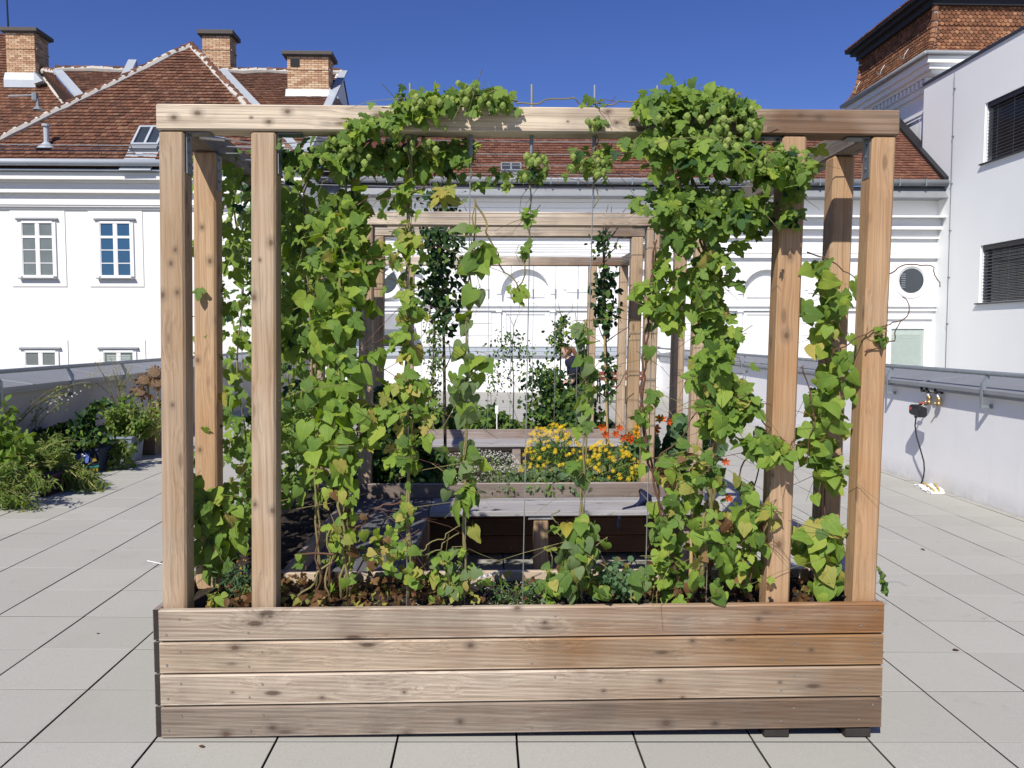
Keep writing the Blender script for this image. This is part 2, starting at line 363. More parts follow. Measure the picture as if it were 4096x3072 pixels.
pm.polygons.foreach_set('material_index', [1 if (abs(p.normal.z) < .3) else 0 for p in pm.polygons])
bpy.data.objects.remove(po_)
cells = []
for i in range(-9, 15):
    for j in range(-13, 45):
        cx = -1.397 + PX * (i + .5); cy = 3.379 + PY * (j + .5)
        x0, x1 = max(cx - PX/2, XL), min(cx + PX/2, XR); y1 = min(cy + PY/2, YF)
        if x1 - x0 < .05 or y1 - (cy - PY/2) < .05: continue
        cells.append((cx, cy, x0, x1, cy - PY/2, y1, abs(x1 - x0 - PX) < 1e-6 and abs(y1 - cy - PY/2) < 1e-6))
def seen(c): return c[5] > 2.6 and abs(c[0]) < .66 * c[1] + .7 and not (-1.3 < c[0] < 1.6 and 3.6 < c[1] < 4.0)
cells.sort(key=lambda c: (not (seen(c) and c[6]), c[1]))
rs = MB()
for k, c in enumerate(cells):
    dz = random.uniform(-.0010, .0010)
    if k < 300 and c[6]:
        M = Matrix.Translation((c[0], c[1], gz(c[0]) + dz)) @ Matrix.Rotation(th + random.uniform(-.0012, .0012), 4, 'Y') @ Matrix.Rotation(random.uniform(-.0025, .0025), 4, 'Z')
        inst('paver', pm, floor, M)
    else:
        x0, x1, y0, y1 = c[2] + GX/2, c[3] - GX/2, c[4] + GY/2, c[5] - GY/2
        rs.mi = 0; rs.add([(x0, y0, gz(x0)+dz-.03), (x1, y0, gz(x1)+dz-.03), (x1, y1, gz(x1)+dz-.03), (x0, y1, gz(x0)+dz-.03), (x0, y0, gz(x0)+dz), (x1, y0, gz(x1)+dz), (x1, y1, gz(x1)+dz), (x0, y1, gz(x0)+dz)],
               [(4, 5, 6, 7), (0, 1, 5, 4), (1, 2, 6, 5), (2, 3, 7, 6), (3, 0, 4, 7)]); rs.m[-4:] = [1] * 4
rs.build('paver', [PAVER, bpy.data.materials['grimy_joint']], floor, kind='stuff')

# ------------------------------------------------------------------ parapets with coping, rail and brackets
def parapet(side, label, brackets, x, ya, yb):
    s = side
    t = thing('parapet_wall', label, 'wall', (x, (ya + yb) / 2, 0))
    gzx = gz(x)
    m = MB(); m.box(x, x + s * .45, ya, yb, gzx - .3, 1.06); m.build('wall', PARAPET if s > 0 else plain('shade_toned_parapet_render', (.42, .40, .375), .9, var=.12, scale=2.5, bump=.2), t)  # left wall: its shade is put into a darker render colour
    m = MB(); m.prism([(x - s*.10, 1.085), (x - s*.10, 1.125), (x + s*.58, 1.225), (x + s*.58, 1.05), (x - s*.08, 1.05), (x - s*.08, 1.085)], 'y', ya, yb)
    cp = fixn(m.build('coping', ZINC, t))
    for y in np.arange(ya + .7, yb, 2.0):
        m = MB(); m.box(x - s*.102, x + s*.58, y, y + .02, 0, .012)
        m.v = [(px, py, pz + 1.123 + (abs(px - (x - s*.10))) * .1471) for px, py, pz in m.v]; m.build('seam', ZINC, cp)
    m = MB(); m.tube([(x - s*.055, ya, 1.30), (x - s*.055, yb, 1.30)], .026, 10); m.build('rail', GALV, t, smooth=True)
    for y in brackets:
        m = MB(); bx = x - s*.112
        m.box(bx - s*.008, bx, y - .022, y + .022, .93, 1.2, .002)
        m.prism([(bx - s*.004, 1.19), (x - s*.062, 1.283), (x - s*.04, 1.283), (bx + s*.03, 1.12), (bx - s*.002, 1.12)], 'y', y - .02, y + .02)
        m.box(bx - s*.006, x + s*.01, y - .02, y + .02, .93, .968, .002)
        fixn(m.build('bracket', GALV, t))
    return t
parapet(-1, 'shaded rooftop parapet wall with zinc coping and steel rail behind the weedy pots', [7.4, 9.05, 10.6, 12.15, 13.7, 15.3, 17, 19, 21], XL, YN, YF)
rp = parapet(1, 'sunlit rooftop parapet wall with water taps and bracketed rail under the grey office wall', [6.4, 8.42, 10.45, 12.5, 14.5, 16.5, 18.5, 20.5, 22.5], XR, YN, YF)
t = thing('end_wall', 'low white rooftop end wall with zinc coping closing the far end of the terrace', 'wall', (0, YF, 0))
m = MB(); m.box(XL, XR, YF, YF + .4, -.5, 1.10); m.build('wall', STUCCO, t)
m = MB(); m.prism([(YF - .1, 1.08), (YF - .1, 1.16), (YF + .25, 1.22), (YF + .25, 1.30), (YF + .6, 1.34), (YF + .6, 1.08)], 'x', XL, XR); fixn(m.build('coping', ZINCL, t))
m = MB(); m.tube([(XL, YF - .03, 1.335), (XR, YF - .03, 1.335)], .022, 8); m.build('rail', GALV, t)
for x in (-3.5, -1.5, .5, 2.5, 4.5):
    m = MB(); m.box(x - .02, x + .02, YF - .12, YF - .105, .95, 1.33, .002); m.build('bracket', GALV, t)
# ------------------------------------------------------------------ roof tiles as geometry
def fill_tiles(name, poly, mat, parent, w_=.18, ex=.2, thick=.032, round_=False):
    P = [np.array(p, float) for p in poly]
    n = None
    for i in range(1, len(P) - 1):
        c = np.cross(P[i] - P[0], P[i+1] - P[0])
        if np.linalg.norm(c) > 1e-6: n = c / np.linalg.norm(c); break
    if n[2] < 0: n = -n
    up = np.array([0, 0, 1.]) - n * n[2]; up /= np.linalg.norm(up); ux = np.cross(up, n)
    q = np.array([[np.dot(p - P[0], ux), np.dot(p - P[0], up)] for p in P])
    lo, hi = q.min(0), q.max(0)
    def inside(a, b):
        r = False; j = len(q) - 1
        for i in range(len(q)):
            if (q[i][1] > b) != (q[j][1] > b) and a < (q[j][0]-q[i][0]) * (b-q[i][1]) / (q[j][1]-q[i][1]+1e-12) + q[i][0]: r = not r
            j = i
        return r
    mm = MB(); rows = int((hi[1] - lo[1]) / ex) + 1
    for r in range(rows):
        s0 = lo[1] + r * ex
        for k in range(int((hi[0] - lo[0]) / w_) + 2):
            a0 = lo[0] + (k - (r % 2) * .5) * w_
            if not inside(a0 + w_/2, s0 + ex * .5): continue
            g = w_ * .035; j = random.uniform(-.012, .012) * ex / .2; h = thick * random.uniform(.8, 1.35)
            pts = [(a0+g, s0 - .02 + j), (a0 + w_/2, s0 - .02 + j - (.05 if round_ else 0)), (a0 + w_ - g, s0 - .02 + j)] if round_ else [(a0+g, s0 - .02 + j), (a0 + w_ - g, s0 - .02 + j)]
            if round_: pts = [(a0+g, s0 + .045 + j), (a0 + w_*.22, s0 - .005 + j), (a0 + w_*.5, s0 - .025 + j), (a0 + w_*.78, s0 - .005 + j), (a0 + w_ - g, s0 + .045 + j)]
            low = [P[0] + a * ux + b * up + n * (h + .012) for a, b in pts]
            lob = [P[0] + a * ux + b * up + n * .004 for a, b in pts]
            top = [P[0] + a * ux + (s0 + ex * 1.02) * up + n * .008 for a in (a0 + w_ - g, a0 + g)]
            k0 = len(low)
            fs = [tuple(range(k0)) + (2*k0, 2*k0+1)] + [(k0+i, k0+i+1, i+1, i) for i in range(k0-1)] + [(k0-1, 2*k0-1, 2*k0), (0, 2*k0+1, k0)]
            mm.add(low + lob + top, fs)
    return mm.build(name, mat, parent, kind='stuff')
def slab(name, poly, mat, parent, th_=.15):
    P = [np.array(p, float) for p in poly]; n = np.cross(P[1] - P[0], P[2] - P[0]); n /= np.linalg.norm(n)
    if n[2] < 0: n = -n
    k = len(P); mm = MB(); mm.add(P + [p - n * th_ for p in P], [tuple(range(k)), tuple(range(k, 2*k))[::-1]] + [(i, k+i, k+(i+1) % k, (i+1) % k) for i in range(k)])
    return fixn(mm.build(name, mat, parent))
def ridge(parent, a, b, name='ridge_tiles', r=.10, step=.36):
    a, b = np.array(a, float), np.array(b, float); L = np.linalg.norm(b - a); n = max(2, int(L / step)); d = (b - a) / L
    mm = MB()
    mm.mi = 1; mm.tube([a + (b - a) * q + (random.uniform(-.03, .03), 0, random.uniform(-.03, .02)) for q in np.linspace(0, 1, 24)], [r * random.uniform(1.05, 1.4) for _ in range(24)], 8)
    mm.mi = 0
    for i in range(n):
        p = a + d * (i * L / n); q = a + d * ((i + 1.02) * L / n - .07)
        mm.tube([p + (0, 0, .055), q + (0, 0, .045)], [r * 1.15, r * .85], 8)
    return mm.build(name, [TILEL, MORTAR], parent, smooth=False)
def window(parent, x0, x1, z0, z1, y, glass, rows=(.0, .27, .51, .755, 1), hood=True, reveal=.1, frame=WHITE, surround=None):
    """casement window standing in the wall plane y (facing -y); children pane"""
    f = .06; mm = MB()
    mm.box(x0 - .06, x0 + f*.5, y - .022, y + .1, z0, z1); mm.box(x1 - f*.5, x1 + .06, y - .022, y + .1, z0, z1)
    mm.box(x0 + f*.5, x1 - f*.5, y - .022, y + .1, z1 - f*.5, z1 + .05); mm.box(x0 + f*.5, x1 - f*.5, y - .03, y + .1, z0 - .04, z0 + f*.6)
    xm = (x0 + x1) / 2; mm.box(xm - .042, xm + .042, y - .015, y + .09, z0 + f*.6, z1 - f*.5)
    H = z1 - z0; rr = [z1 - H * q for q in rows]
    for k, z in enumerate(rr[1:-1]):
        th_ = .036 if k == 0 else .012; d = .035 if k == 0 else .01
        for a, b in ((x0 + f*.5, xm - .042), (xm + .042, x1 - f*.5)): mm.box(a, b, y - d * .4, y + .08, z - th_, z + th_)
    # sash stiles
    for a in (x0 + f*.5, xm + .042):
        b = a + (xm - .042 - x0 - f*.5)
        mm.box(a, a + .022, y - .008, y + .085, z0 + f*.6, z1 - f*.5); mm.box(b - .022, b, y - .008, y + .085, z0 + f*.6, z1 - f*.5)
    w_ = mm.build('window', frame, parent)
    for a, b in ((x0 + f*.5 + .022, xm - .064), (xm + .064, x1 - f*.5 - .022)):
        for k in range(len(rr) - 1):
            mm = MB(); mm.box(a, b, y + .010, y + .018, rr[k+1] + .02, rr[k] - .02); mm.build('pane', glass, w_)
    if hood:
        mm = MB(); mm.prism([(y - .06, z1 + .075), (y - .06, z1 + .095), (y, z1 + .13), (y, z1 + .05)], 'x', x0 - .13, x1 + .13); fixn(mm.build('hood', ZINC, w_))
        mm = MB(); mm.box(x0 - .08, x1 + .08, y - .1, y, z0 - .075, z0 - .045); mm.build('sill', ZINC, w_)
    return w_
def chimney(parent, x0, x1, yf, dep, z0, z1, capz, capo=.16, louver=None, flash=None):
    mm = MB(); mm.box(x0 + .012, x1 - .012, yf + .012, yf + dep, z0, z1); ch = mm.build('chimney', plain('chimney_mortar', (.50, .42, .33), .95), parent)
    bl, bh, g = .235, .066, .012
    bm_ = MB(); bm_.box(-bl/2, bl/2, -.03, .03, -bh/2, bh/2, .004); bm_o = bm_.build('brick', BRICK); me = bm_o.data; bpy.data.objects.remove(bm_o)
    nrow = int((z1 - z0) / (bh + g)); ncol = max(1, round((x1 - x0) / (bl + g))); sx = (x1 - x0) / ncol
    for r in range(nrow):
        z = z1 - (r + .5) * (bh + g); prot = -.03 if r in (0, int(nrow * .3)) else 0
        for k in range(ncol):
            cx = x0 + (k + .5 + (.25 if r % 2 else -.25) * 0) * sx
            w_ = sx - g
            off = (r % 2) * sx / 2
            a, b = x0 + k * sx + off - (sx / 2 if r % 2 else 0), 0
            a = max(x0, x0 + k * sx - off); b = x0 + (k + 1) * sx - off
            if k == ncol - 1 and r % 2: b = x1 - sx / 2
            M = Matrix.Translation(((a + b) / 2, yf + .018 + prot, z)) @ Matrix.Diagonal(((b - a - g) / bl, 1, 1, 1))
            pass
            inst('brick', me, ch, M)
        if r % 2:
            M = Matrix.Translation((x1 - sx / 4, yf + .018 + prot, z)) @ Matrix.Diagonal(((sx / 2 - g) / bl, 1, 1, 1)); inst('brick', me, ch, M)
        nd = max(1, int(dep / (bl + g)))
        for k in range(nd):
            M = Matrix.Translation((x1 - .018 - prot, yf + .05 + (k + .5) * (dep - .05) / nd, z)) @ Matrix.Rotation(math.pi/2, 4, 'Z') @ Matrix.Diagonal((((dep - .05) / nd - g) / bl, 1, 1, 1)); inst('brick', me, ch, M)
    if louver:
        mm = MB()
        for q in range(7):
            z = louver[2] + (q + .5) * (louver[3] - louver[2]) / 7; mm.box(louver[0], louver[1], yf - .05, yf - .036, z - .012, z + .012)
        mm.box(louver[0] - .02, louver[1] + .02, yf - .036, yf - .02, louver[2], louver[3]); mm.build('louver', BLACK, ch)
    mm = MB(); mm.box(x0 - capo, x1 + capo, yf - capo, yf + dep + capo, z1 + .04, capz, .015); mm.box(x0 - capo*.5, x1 + capo*.5, yf - capo*.5, yf + dep + capo*.5, z1, z1 + .042)
    mm.build('cap', plain('dark_concrete_cap', (.10, .09, .08), .9), ch)
    if flash:
        mm = MB(); mm.prism([(yf - .16, flash - .30), (yf - .05, flash), (yf + dep, flash + .05), (yf + dep, flash - .7), (yf - .16, flash - .6)], 'x', x0 - .05, x1 + .05)
        mm.prism([(x1 + .06, flash), (x1 + .4, flash - .38), (x1 + .06, flash - .5)], 'y', yf - .3, yf + dep); fixn(mm.build('flashing', ZINCL, ch))
    return ch
# ------------------------------------------------------------------ left building
YB = 25.0
ez = float(atY(400, 662, YB)[2])           # eaves height
zf = lambda v, u=300, Y=YB: float(atY(u, v, Y)[2])
xf = lambda u, v=900, Y=YB: float(atY(u, v, Y)[0])
lb = thing('town_house', 'white old building with brown hipped tile roof and three brick chimneys on the left', 'building', (-12, YB, -9))
XE = -5.52
m = MB(); m.box(-30, XE, YB, YB + 16, -9, ez - .3)
m.prism([(YB, ez - .3), (YB + 16, ez - .3), (YB + 7.6, ez + 5.05), (YB + 7.5, ez + 5.05)], 'x', XE - .25, XE - .02); m.build('wall', STUCCOL, lb)
m = MB()   # cornice mouldings
for v0, v1, pr in ((700, 716, .46), (716, 729, .50), (729, 738, .34), (738, 776, .26), (776, 818, .10), (818, 822, .15), (822, 829, .12), (829, 832, .09), (832, 838, .06)):
    m.box(-30, XE + pr * .6, YB - pr, YB + .02, zf(v1), zf(v0) - .002)
m.build('cornice', STUCCOL, lb)
m = MB(); m.prism([(YB - .62, zf(697)), (YB - .62, zf(697) + .03), (YB - .2, zf(676)), (YB, zf(676)), (YB, zf(700))], 'x', -30, XE + .3); fl = fixn(m.build('zinc_skirt', ZINCL, lb))
for x in np.arange(-16, XE, .93):
    m = MB(); m.box(x, x + .015, YB - .63, YB - .18, 0, .02); m.v = [(a, b, c + zf(697) + .03 + (b - YB + .62) * (zf(676) - zf(697) - .03) / .42) for a, b, c in m.v]; m.build('seam', ZINC, fl)
m = MB(); m.tube([(-30, YB - .68, zf(668)), (XE + .35, YB - .68, zf(668))], .10, 12); gt = m.build('gutter', ZINCL, lb, smooth=True)
for u0, u1, v0, v1, gl, bot in ((80, 222, 882, 1114, GLASSG, 1), (392, 532, 882, 1114, GLASSB, 1), (95, 235, 1398, 1630, GLASSG, 0), (408, 545, 1398, 1630, GLASSG, 0)):
    x0, x1 = xf(u0, v0), xf(u1, v0); z1, z0 = zf(v0), zf(v1)
    m = MB(); a = .28; m.box(x0 - a, x1 + a, YB - .025, YB - .001, z0 - .24, z1 + .28)
    m.build('window_surround', STUCCOL, lb)
    window(lb, x0 + .04, x1 - .04, z0 + .06, z1 - .06, YB - .05, gl)
    if u0 == 408:
        m = MB()
        for q in range(16): m.box(x0 + .16, x1 - .16, YB - .044, YB - .041, z1 - .2 - q * .05, z1 - .17 - q * .05)
        m.build('blind', BLINDG, lb)
# one casement stands ajar
# roof planes
k1 = 1.04; AP = (-10.42, YB + 5.0, ez + 5.2)
p1 = [(-15.45, YB - .55, ez - .12), (XE + .15, YB - .55, ez - .12), AP]
roofm = plain('roof_underlay', (.06, .03, .022), .95)
rf = slab('roof', p1, roofm, lb); fill_tiles('tile', p1, TILEL, rf)
RZ, RY = ez + 5.1, YB + 7.6
sl_ = (RZ - ez) / 7.6
vq0, vq1 = atP(212, 292, (0, RY, RZ), (0, -sl_, 1)), atP(345, 448, (0, RY, RZ), (0, -sl_, 1))
vq2 = vq1 + (vq1 - vq0) * ((vq1[2] - ez + .1) / (vq0[2] - vq1[2]))
p2 = [tuple(vq2), (XE, YB - .2, ez - .1), (XE, RY, RZ), (float(vq0[0]), RY, RZ)]
rf2 = slab('roof', p2, roofm, lb)
p2t = [tuple(vq1 + (vq1 - vq0) * .3), (-10.4, YB + 2.5, ez + 2.5 * sl_), (-7.2, YB + .1, ez + .08), (XE, YB + .1, ez + .08), (XE, RY, RZ), (float(vq0[0]), RY, RZ)]
fill_tiles('tile', p2t, TILEL, rf2)
slab('roof', [(float(vq0[0]) + .2, RY, RZ), (XE, RY, RZ), (XE, RY + 8, ez), (float(vq0[0]) + .2, RY + 8, ez)], roofm, lb)
# right slope of the hipped wing and its valley
VC0, VC1 = (XE + .02, YB + .15, ez + .1), (AP[0], RY, RZ + .02)
p3 = [(XE + .15, YB - .55, ez - .12), VC0, VC1, AP]
slab('roof', p3, roofm, lb, .02)
fill_tiles('tile', [(XE + .15, YB - .55, ez - .12), VC0, VC1, AP], TILEL, rf)
ridge(lb, (-15.45, YB - .6, ez - .1), AP); ridge(lb, AP, (XE + .2, YB - .6, ez - .1)); ridge(lb, (float(vq0[0]), RY, RZ + .05), (XE, RY, RZ + .05))
def strip(name, a, b, wdt, mat, parent, dirv=(1, 0, 0), nz=.09):
    a, b, d = np.array(a), np.array(b), np.array(dirv, float); mm = MB()
    mm.add([a, a + d*wdt, b + d*wdt, b, a + (0, 0, nz), a + d*wdt + (0, 0, nz), b + d*wdt + (0, 0, nz), b + (0, 0, nz)], [(0,1,2,3), (7,6,5,4), (0,4,5,1), (1,5,6,2), (2,6,7,3), (3,7,4,0)])
    return fixn(mm.build(name, mat, parent))
strip('valley_flashing', np.array(VC0) + (.02, 0, .0), np.array(VC1) + (.05, 0, .06), .34, ZINCL, lb)
strip('verge_flashing', (XE - .12, YB - .3, ez - .1), (XE - .12, RY, RZ + .03), .28, ZINCL, lb)
# the higher hip further left
kL = 1.10; pn = (-20, 31, atY(10, 595, 31)[2]); nL = np.array([0, -kL, 1.0])
pl = lambda u, v: atP(u, v, pn, nL)
hp0, hp1 = pl(160, 283), pl(300, 470)
hd = hp1 - hp0; low = hp0 + hd * ((pn[2] - hp0[2]) / hd[2]); top = hp0 - hd * .9
p4 = [(-34, 31, pn[2]), tuple(low), tuple(hp0), tuple(top), (-34, top[1], top[2])]
rf4 = slab('roof', p4, roofm, lb); fill_tiles('tile', [(-22, 31, pn[2])] + [tuple(q) for q in (low, hp0, top)] + [(-22, top[1], top[2])], TILEL, rf4)
ridge(lb, top, low)
vq0, vq1 = atP(212, 292, (0, RY, RZ), (0, -sl_, 1)), atP(345, 448, (0, RY, RZ), (0, -sl_, 1))
slv = slab('roof', [tuple(hp0), tuple(hp1), tuple(vq1), tuple(vq0)], roofm, lb, .05); fill_tiles('tile', [tuple(hp0), tuple(hp1), tuple(vq1), tuple(vq0)], TILEL, slv)
strip('valley_flashing', vq1 + (0, 0, .05), vq0 + (0, 0, .05), .34, ZINCL, lb)
ridge(lb, hp0, vq0 + (0.3, 0, 0))
m = MB(); m.tube([(-30, 30.9, pn[2] - .05), (float(low[0]), 30.9, pn[2] - .05)], .12, 10); m.build('gutter', ZINCL, lb)
# chimneys
def chim(u0, u1, ucap, vt, vb, Y, dep, capv, **kw):
    x0, x1 = float(atY(u0, vt, Y)[0]), float(atY(u1, vt, Y)[0])
    return chimney(lb, x0, x1, Y, dep, float(atY(u0, vb, Y)[2]), float(atY(u0, vt, Y)[2]), float(atY(u0, capv, Y)[2]), **kw)
chim(22, 138, 0, 132, 345, 33.8, 1.0, 112, flash=float(atY(80, 292, 33.8)[2]))
chim(808, 920, 0, 144, 330, 33.6, .75, 122)
zc = lambda v: float(atY(1200, v, 30.45)[2]); xc = lambda u: float(atY(u, 300, 30.45)[0])
chim(1148, 1314, 0, 227, 395, 30.45, .8, 207, flash=zc(358), louver=(xc(1165), xc(1197), zc(267), zc(236)))
# mast, vents, skylight, snow rails, ladder-like box flue
m = MB(); q = atY(33, 110, 34.4); m.tube([q, q + (-.03, 0, 2.6)], [.035, .02], 6); m.build('mast', BLACK, lb)
def onp1(u, v): return atP(u, v, (0, YB - .55, ez - .12), (0, -(AP[2] - ez + .12) / (AP[1] - YB + .55), 1))
q = onp1(187, 588); m = MB(); m.tube([q, q + (0, 0, .62)], .075, 10); m.tube([q + (0, 0, .6), q + (0, 0, .66)], .12, 10); vt = m.build('vent_pipe', ZINCL, lb)
m = MB(); m.lathe(q + (0, 0, -.08), [(.3, 0), (.1, .2), (.08, .22)], 10); m.build('vent_collar', ZINCL, vt)
q = onp1(152, 440); m = MB(); m.lathe(q, [(.16, 0), (.05, .12), (.03, .35), (.0, .35)], 8); m.tube([q + (-.08, 0, .3), q + (-.08, 0, .52)], .1, 8); m.tube([q + (-.9, 0, .42), q + (-.08, 0, .46)], .025, 6); m.build('roof_hook', ZINC, lb)
a, b, c, d = onp1(515, 592), onp1(615, 592), onp1(632, 542), onp1(548, 542)
nrm = np.array([0, -1.04, 1.]) / 1.44
m = MB(); fr = MB()
ux_ = (b - a) / np.linalg.norm(b - a); us_ = np.array([0, 1, 1.04]) / 1.44; O = onp1(528, 594); W_, H_ = .80, .98
def rbox(mm, x0, x1, s0, s1, n0, n1):
    vs = [O + ux_ * x + us_ * s + nrm * k for k in (n0, n1) for x, s in ((x0, s0), (x1, s0), (x1, s1), (x0, s1))]
    mm.add(vs, [(3,2,1,0), (4,5,6,7), (0,1,5,4), (1,2,6,5), (2,3,7,6), (3,0,4,7)])
rbox(fr, 0, W_, 0, .07, .02, .16); rbox(fr, 0, W_, H_ - .07, H_, .02, .16); rbox(fr, 0, .06, .07, H_ - .07, .02, .16); rbox(fr, W_ - .06, W_, .07, H_ - .07, .02, .16); rbox(fr, W_/2 - .035, W_/2 + .035, .07, H_ - .07, .02, .16)
sk = fr.build('skylight', ZINCL, lb); g = MB(); rbox(g, .06, W_/2 - .035, .07, H_ - .07, .05, .1); g.build('pane', GLASSD, sk); g = MB(); rbox(g, W_/2 + .035, W_ - .06, .07, H_ - .07, .05, .1); g.build('pane', GLASSD, sk)
g = MB(); rbox(g, -.05, W_ + .05, -1.15, -.002, .03, .05); g.build('apron', ZINCL, sk); g = MB(); rbox(g, .0, W_, -.2, -.01, .052, .14); g.build('upstand', ZINC, sk)
sn = MB()
for s_ in (.12, .22, .32):
    p = np.array([-15.2, YB - .55, ez - .12]) + us_ * .55 + nrm * s_; sn.tube([p, p + (9.6, 0, 0)], .012, 5)
for x in np.arange(-15, -5.8, .93):
    p = np.array([x, YB - .55, ez - .12]) + us_ * .55; sn.tube([p, p + nrm * .34], .014, 5)
sn.build('snow_guard', GALV, lb)
q = atP(508, 340, (0, RY, RZ), (0, -sl_, 1)); e = atP(535, 280, (0, RY, RZ), (0, -sl_, 1)); fx = MB(); fx.prism([(-.16, 0), (.16, 0), (.16, .35), (-.16, .35)], 'z', 0, 1)
dv = e - q; fx.v = [tuple(q + np.array([x, 0, 0]) + dv * 1.12 * z + np.array([0, -.6, 1]) * y * .8) for x, y, z in fx.v]; fixn(fx.build('flue_box', ZINCL, lb))
# ------------------------------------------------------------------ main building with arches
YM = 28.0
mb = thing('arched_building', 'long white baroque building with blind arches and red tiled roof behind the terrace', 'building', (5, YM, -9))
zm = lambda v, u=2600, Y=YM: float(atY(u, v, Y)[2]); xm_ = lambda u, v=1150, Y=YM: float(atY(u, v, Y)[0])
MX0, MX1 = XE + .05, float(atY(3756, 1100, YM)[0])
meZ = zm(742)
m = MB(); m.box(MX0, MX1, YM + .18, YM + 12, -9, meZ); m.build('wall', STUCCO, mb)
bays = [xm_(u) for u in (1622, 2103, 2585, 3066)]; R_ = 96 / FPX * YM; zs = zm(1176); zb = zm(1208)
# front skin with arched openings
m = MB(); zt = zm(1031); edges = [MX0] + [q for b in bays for q in (b - R_, b + R_)] + [MX1]
for i in range(0, len(edges), 2): m.box(edges[i], edges[i+1], YM, YM + .18, zb, zt)
N = 20
for b in bays:
    pr = [(b - R_ * math.cos(math.pi * k / N), zs + R_ * math.sin(math.pi * k / N)) for k in range(N + 1)]
    for k in range(N):
        (xa, za), (xb, zb2) = pr[k], pr[k+1]
        m.add([(xa, YM, za), (xb, YM, zb2), (xb, YM, zt), (xa, YM, zt), (xa, YM + .18, za), (xb, YM + .18, zb2)], [(0, 1, 2, 3), (0, 4, 5, 1)])
m.box(MX0, MX1, YM, YM + .18, zt, zm(952)); m.box(MX0, MX1, YM, YM + .18, -9, zb)
m.build('facade', STUCCO, mb)
for b in bays:
    mm = MB(); r2 = R_ * .79; pr = [(b - r2, zm(1187)), (b + r2, zm(1187))] + [(b + r2 * math.cos(math.pi * k / 16), zm(1187) + (r2 * 1.12) * math.sin(math.pi * k / 16)) for k in range(1, 16)]
    mm.prism(pr, 'y', YM + .12, YM + .18); fixn(mm.build('arch_panel', STUCCO, mb))
    mm = MB()
    for k in range(N):
        q0, q1 = math.pi * k / N, math.pi * (k+1) / N
        for rr0, rr1, pj in ((R_ + .02, R_ + .17, .035),):
            c0, c1 = (math.cos(q0), math.sin(q0)), (math.cos(q1), math.sin(q1))
            mm.add([(b + rr * c[0], YM - y, zs + rr * c[1]) for y in (0, pj) for rr, c in ((rr0, c0), (rr1, c0), (rr1, c1), (rr0, c1))], [(4,5,6,7), (0,4,7,3), (1,2,6,5)])
    fixn(mm.build('archivolt', STUCCO, mb))
    # lower panel frame and pilasters
    mm = MB(); pw = .67
    for sx in (-1, 1):
        mm.box(b + sx * (R_ + .02), b + sx * (R_ + .16), YM - .07, YM, zm(1420), zm(1249)); mm.box(b + sx * (R_ + .0), b + sx * (R_ + .20), YM - .11, YM, zm(1249), zm(1241))
        mm.box(b + sx * (pw), b + sx * (R_ - .02), YM - .03, YM, zm(1420), zm(1258))
    mm.box(b - R_, b + R_, YM - .03, YM, zm(1258), zm(1246)); mm.build('pilaster', STUCCO, mb)
gaps = [(bays[i] + R_ + .35, bays[i+1] - R_ - .35) for i in range(3)] + [(bays[3] + R_ + .4, bays[3] + R_ + 1.0)]
for a, b in gaps:
    z = zm(1248)
    while z > zm(1420):
        mm = MB(); mm.box(a, b, YM - .025, YM, z - .40, z - .015, .008); mm.build('rustic_block', STUCCO, mb); z -= .415
    mm = MB(); mm.box(a + .1, b - .1, YM - .03, YM, zm(1160), zm(1080), .006); mm.box(a + .22, b - .22, YM - .03, YM, zm(1170), zm(1160) - .002); mm.build('wall_panel', STUCCO, mb)
m = MB()
for v0, v1, pr in ((866, 873, .55), (873, 902, .26), (902, 917, .29), (917, 945, .07), (945, 952, .12), (1006, 1012, .06), (1012, 1024, .035), (1024, 1031, .12), (1212, 1226, .13), (1226, 1236, .05), (1236, 1243, .09)):
    m.box(MX0 + .01, MX1 + pr * .75, YM - pr, YM + .02, zm(v1), zm(v0) - .002)
m.box(MX0 + .01, MX1, YM, YM + .19, zm(873), zm(742))
m.build('cornice', STUCCO, mb)
m = MB(); m.prism([(YM - .6, zm(797)), (YM - .6, zm(797) + .03), (YM - .36, zm(752)), (YM, zm(752)), (YM, zm(797))], 'x', MX0, MX1 + .05); fixn(m.build('zinc_skirt', ZINC, mb))
m = MB(); m.tube([(MX0, YM - .55, zm(737)), (MX1 + .05, YM - .55, zm(737))], .115, 12); gt = m.build('gutter', ZINC, mb, smooth=True)
for x in np.arange(MX0 + .4, MX1, .9):
    m = MB(); m.box(x, x + .03, YM - .675, YM - .5, zm(737) - .13, zm(737) + .12); m.build('gutter_bracket', GALV, gt)
ms = .80; mz0 = zm(730); MRY = YM + 3.4
p5 = [(MX0, YM - .5, mz0), (MX1 + .05, YM - .5, mz0), (MX1 + .05, MRY, mz0 + ms * 3.9), (MX0, MRY, mz0 + ms * 3.9)]
rfm = slab('roof', p5, plain('red_underlay', (.10, .035, .025), .95), mb); fill_tiles('tile', [(-1.5, YM - .5, mz0)] + p5[1:3] + [(-1.5, MRY, mz0 + ms * 3.9)], TILEM, rfm, .19, .185)
slab('roof', [(MX0, MRY, mz0 + ms*3.9), (MX1, MRY, mz0 + ms*3.9), (MX1, MRY + 6, mz0), (MX0, MRY + 6, mz0)], roofm, mb)
strip('verge_flashing', (MX1 - .28, YM - .6, mz0 - .02), (MX1 - .28, MRY, mz0 + ms*3.9), .34, BLACK, mb, nz=.16)
O = atP(2003, 695, (0, YM - .5, mz0), (0, -ms, 1)); us_ = np.array([0, 1, ms]) / math.hypot(1, ms); nrm = np.array([0, -ms, 1]) / math.hypot(1, ms); ux_ = np.array([1., 0, 0]); W_, H_ = .70, .55
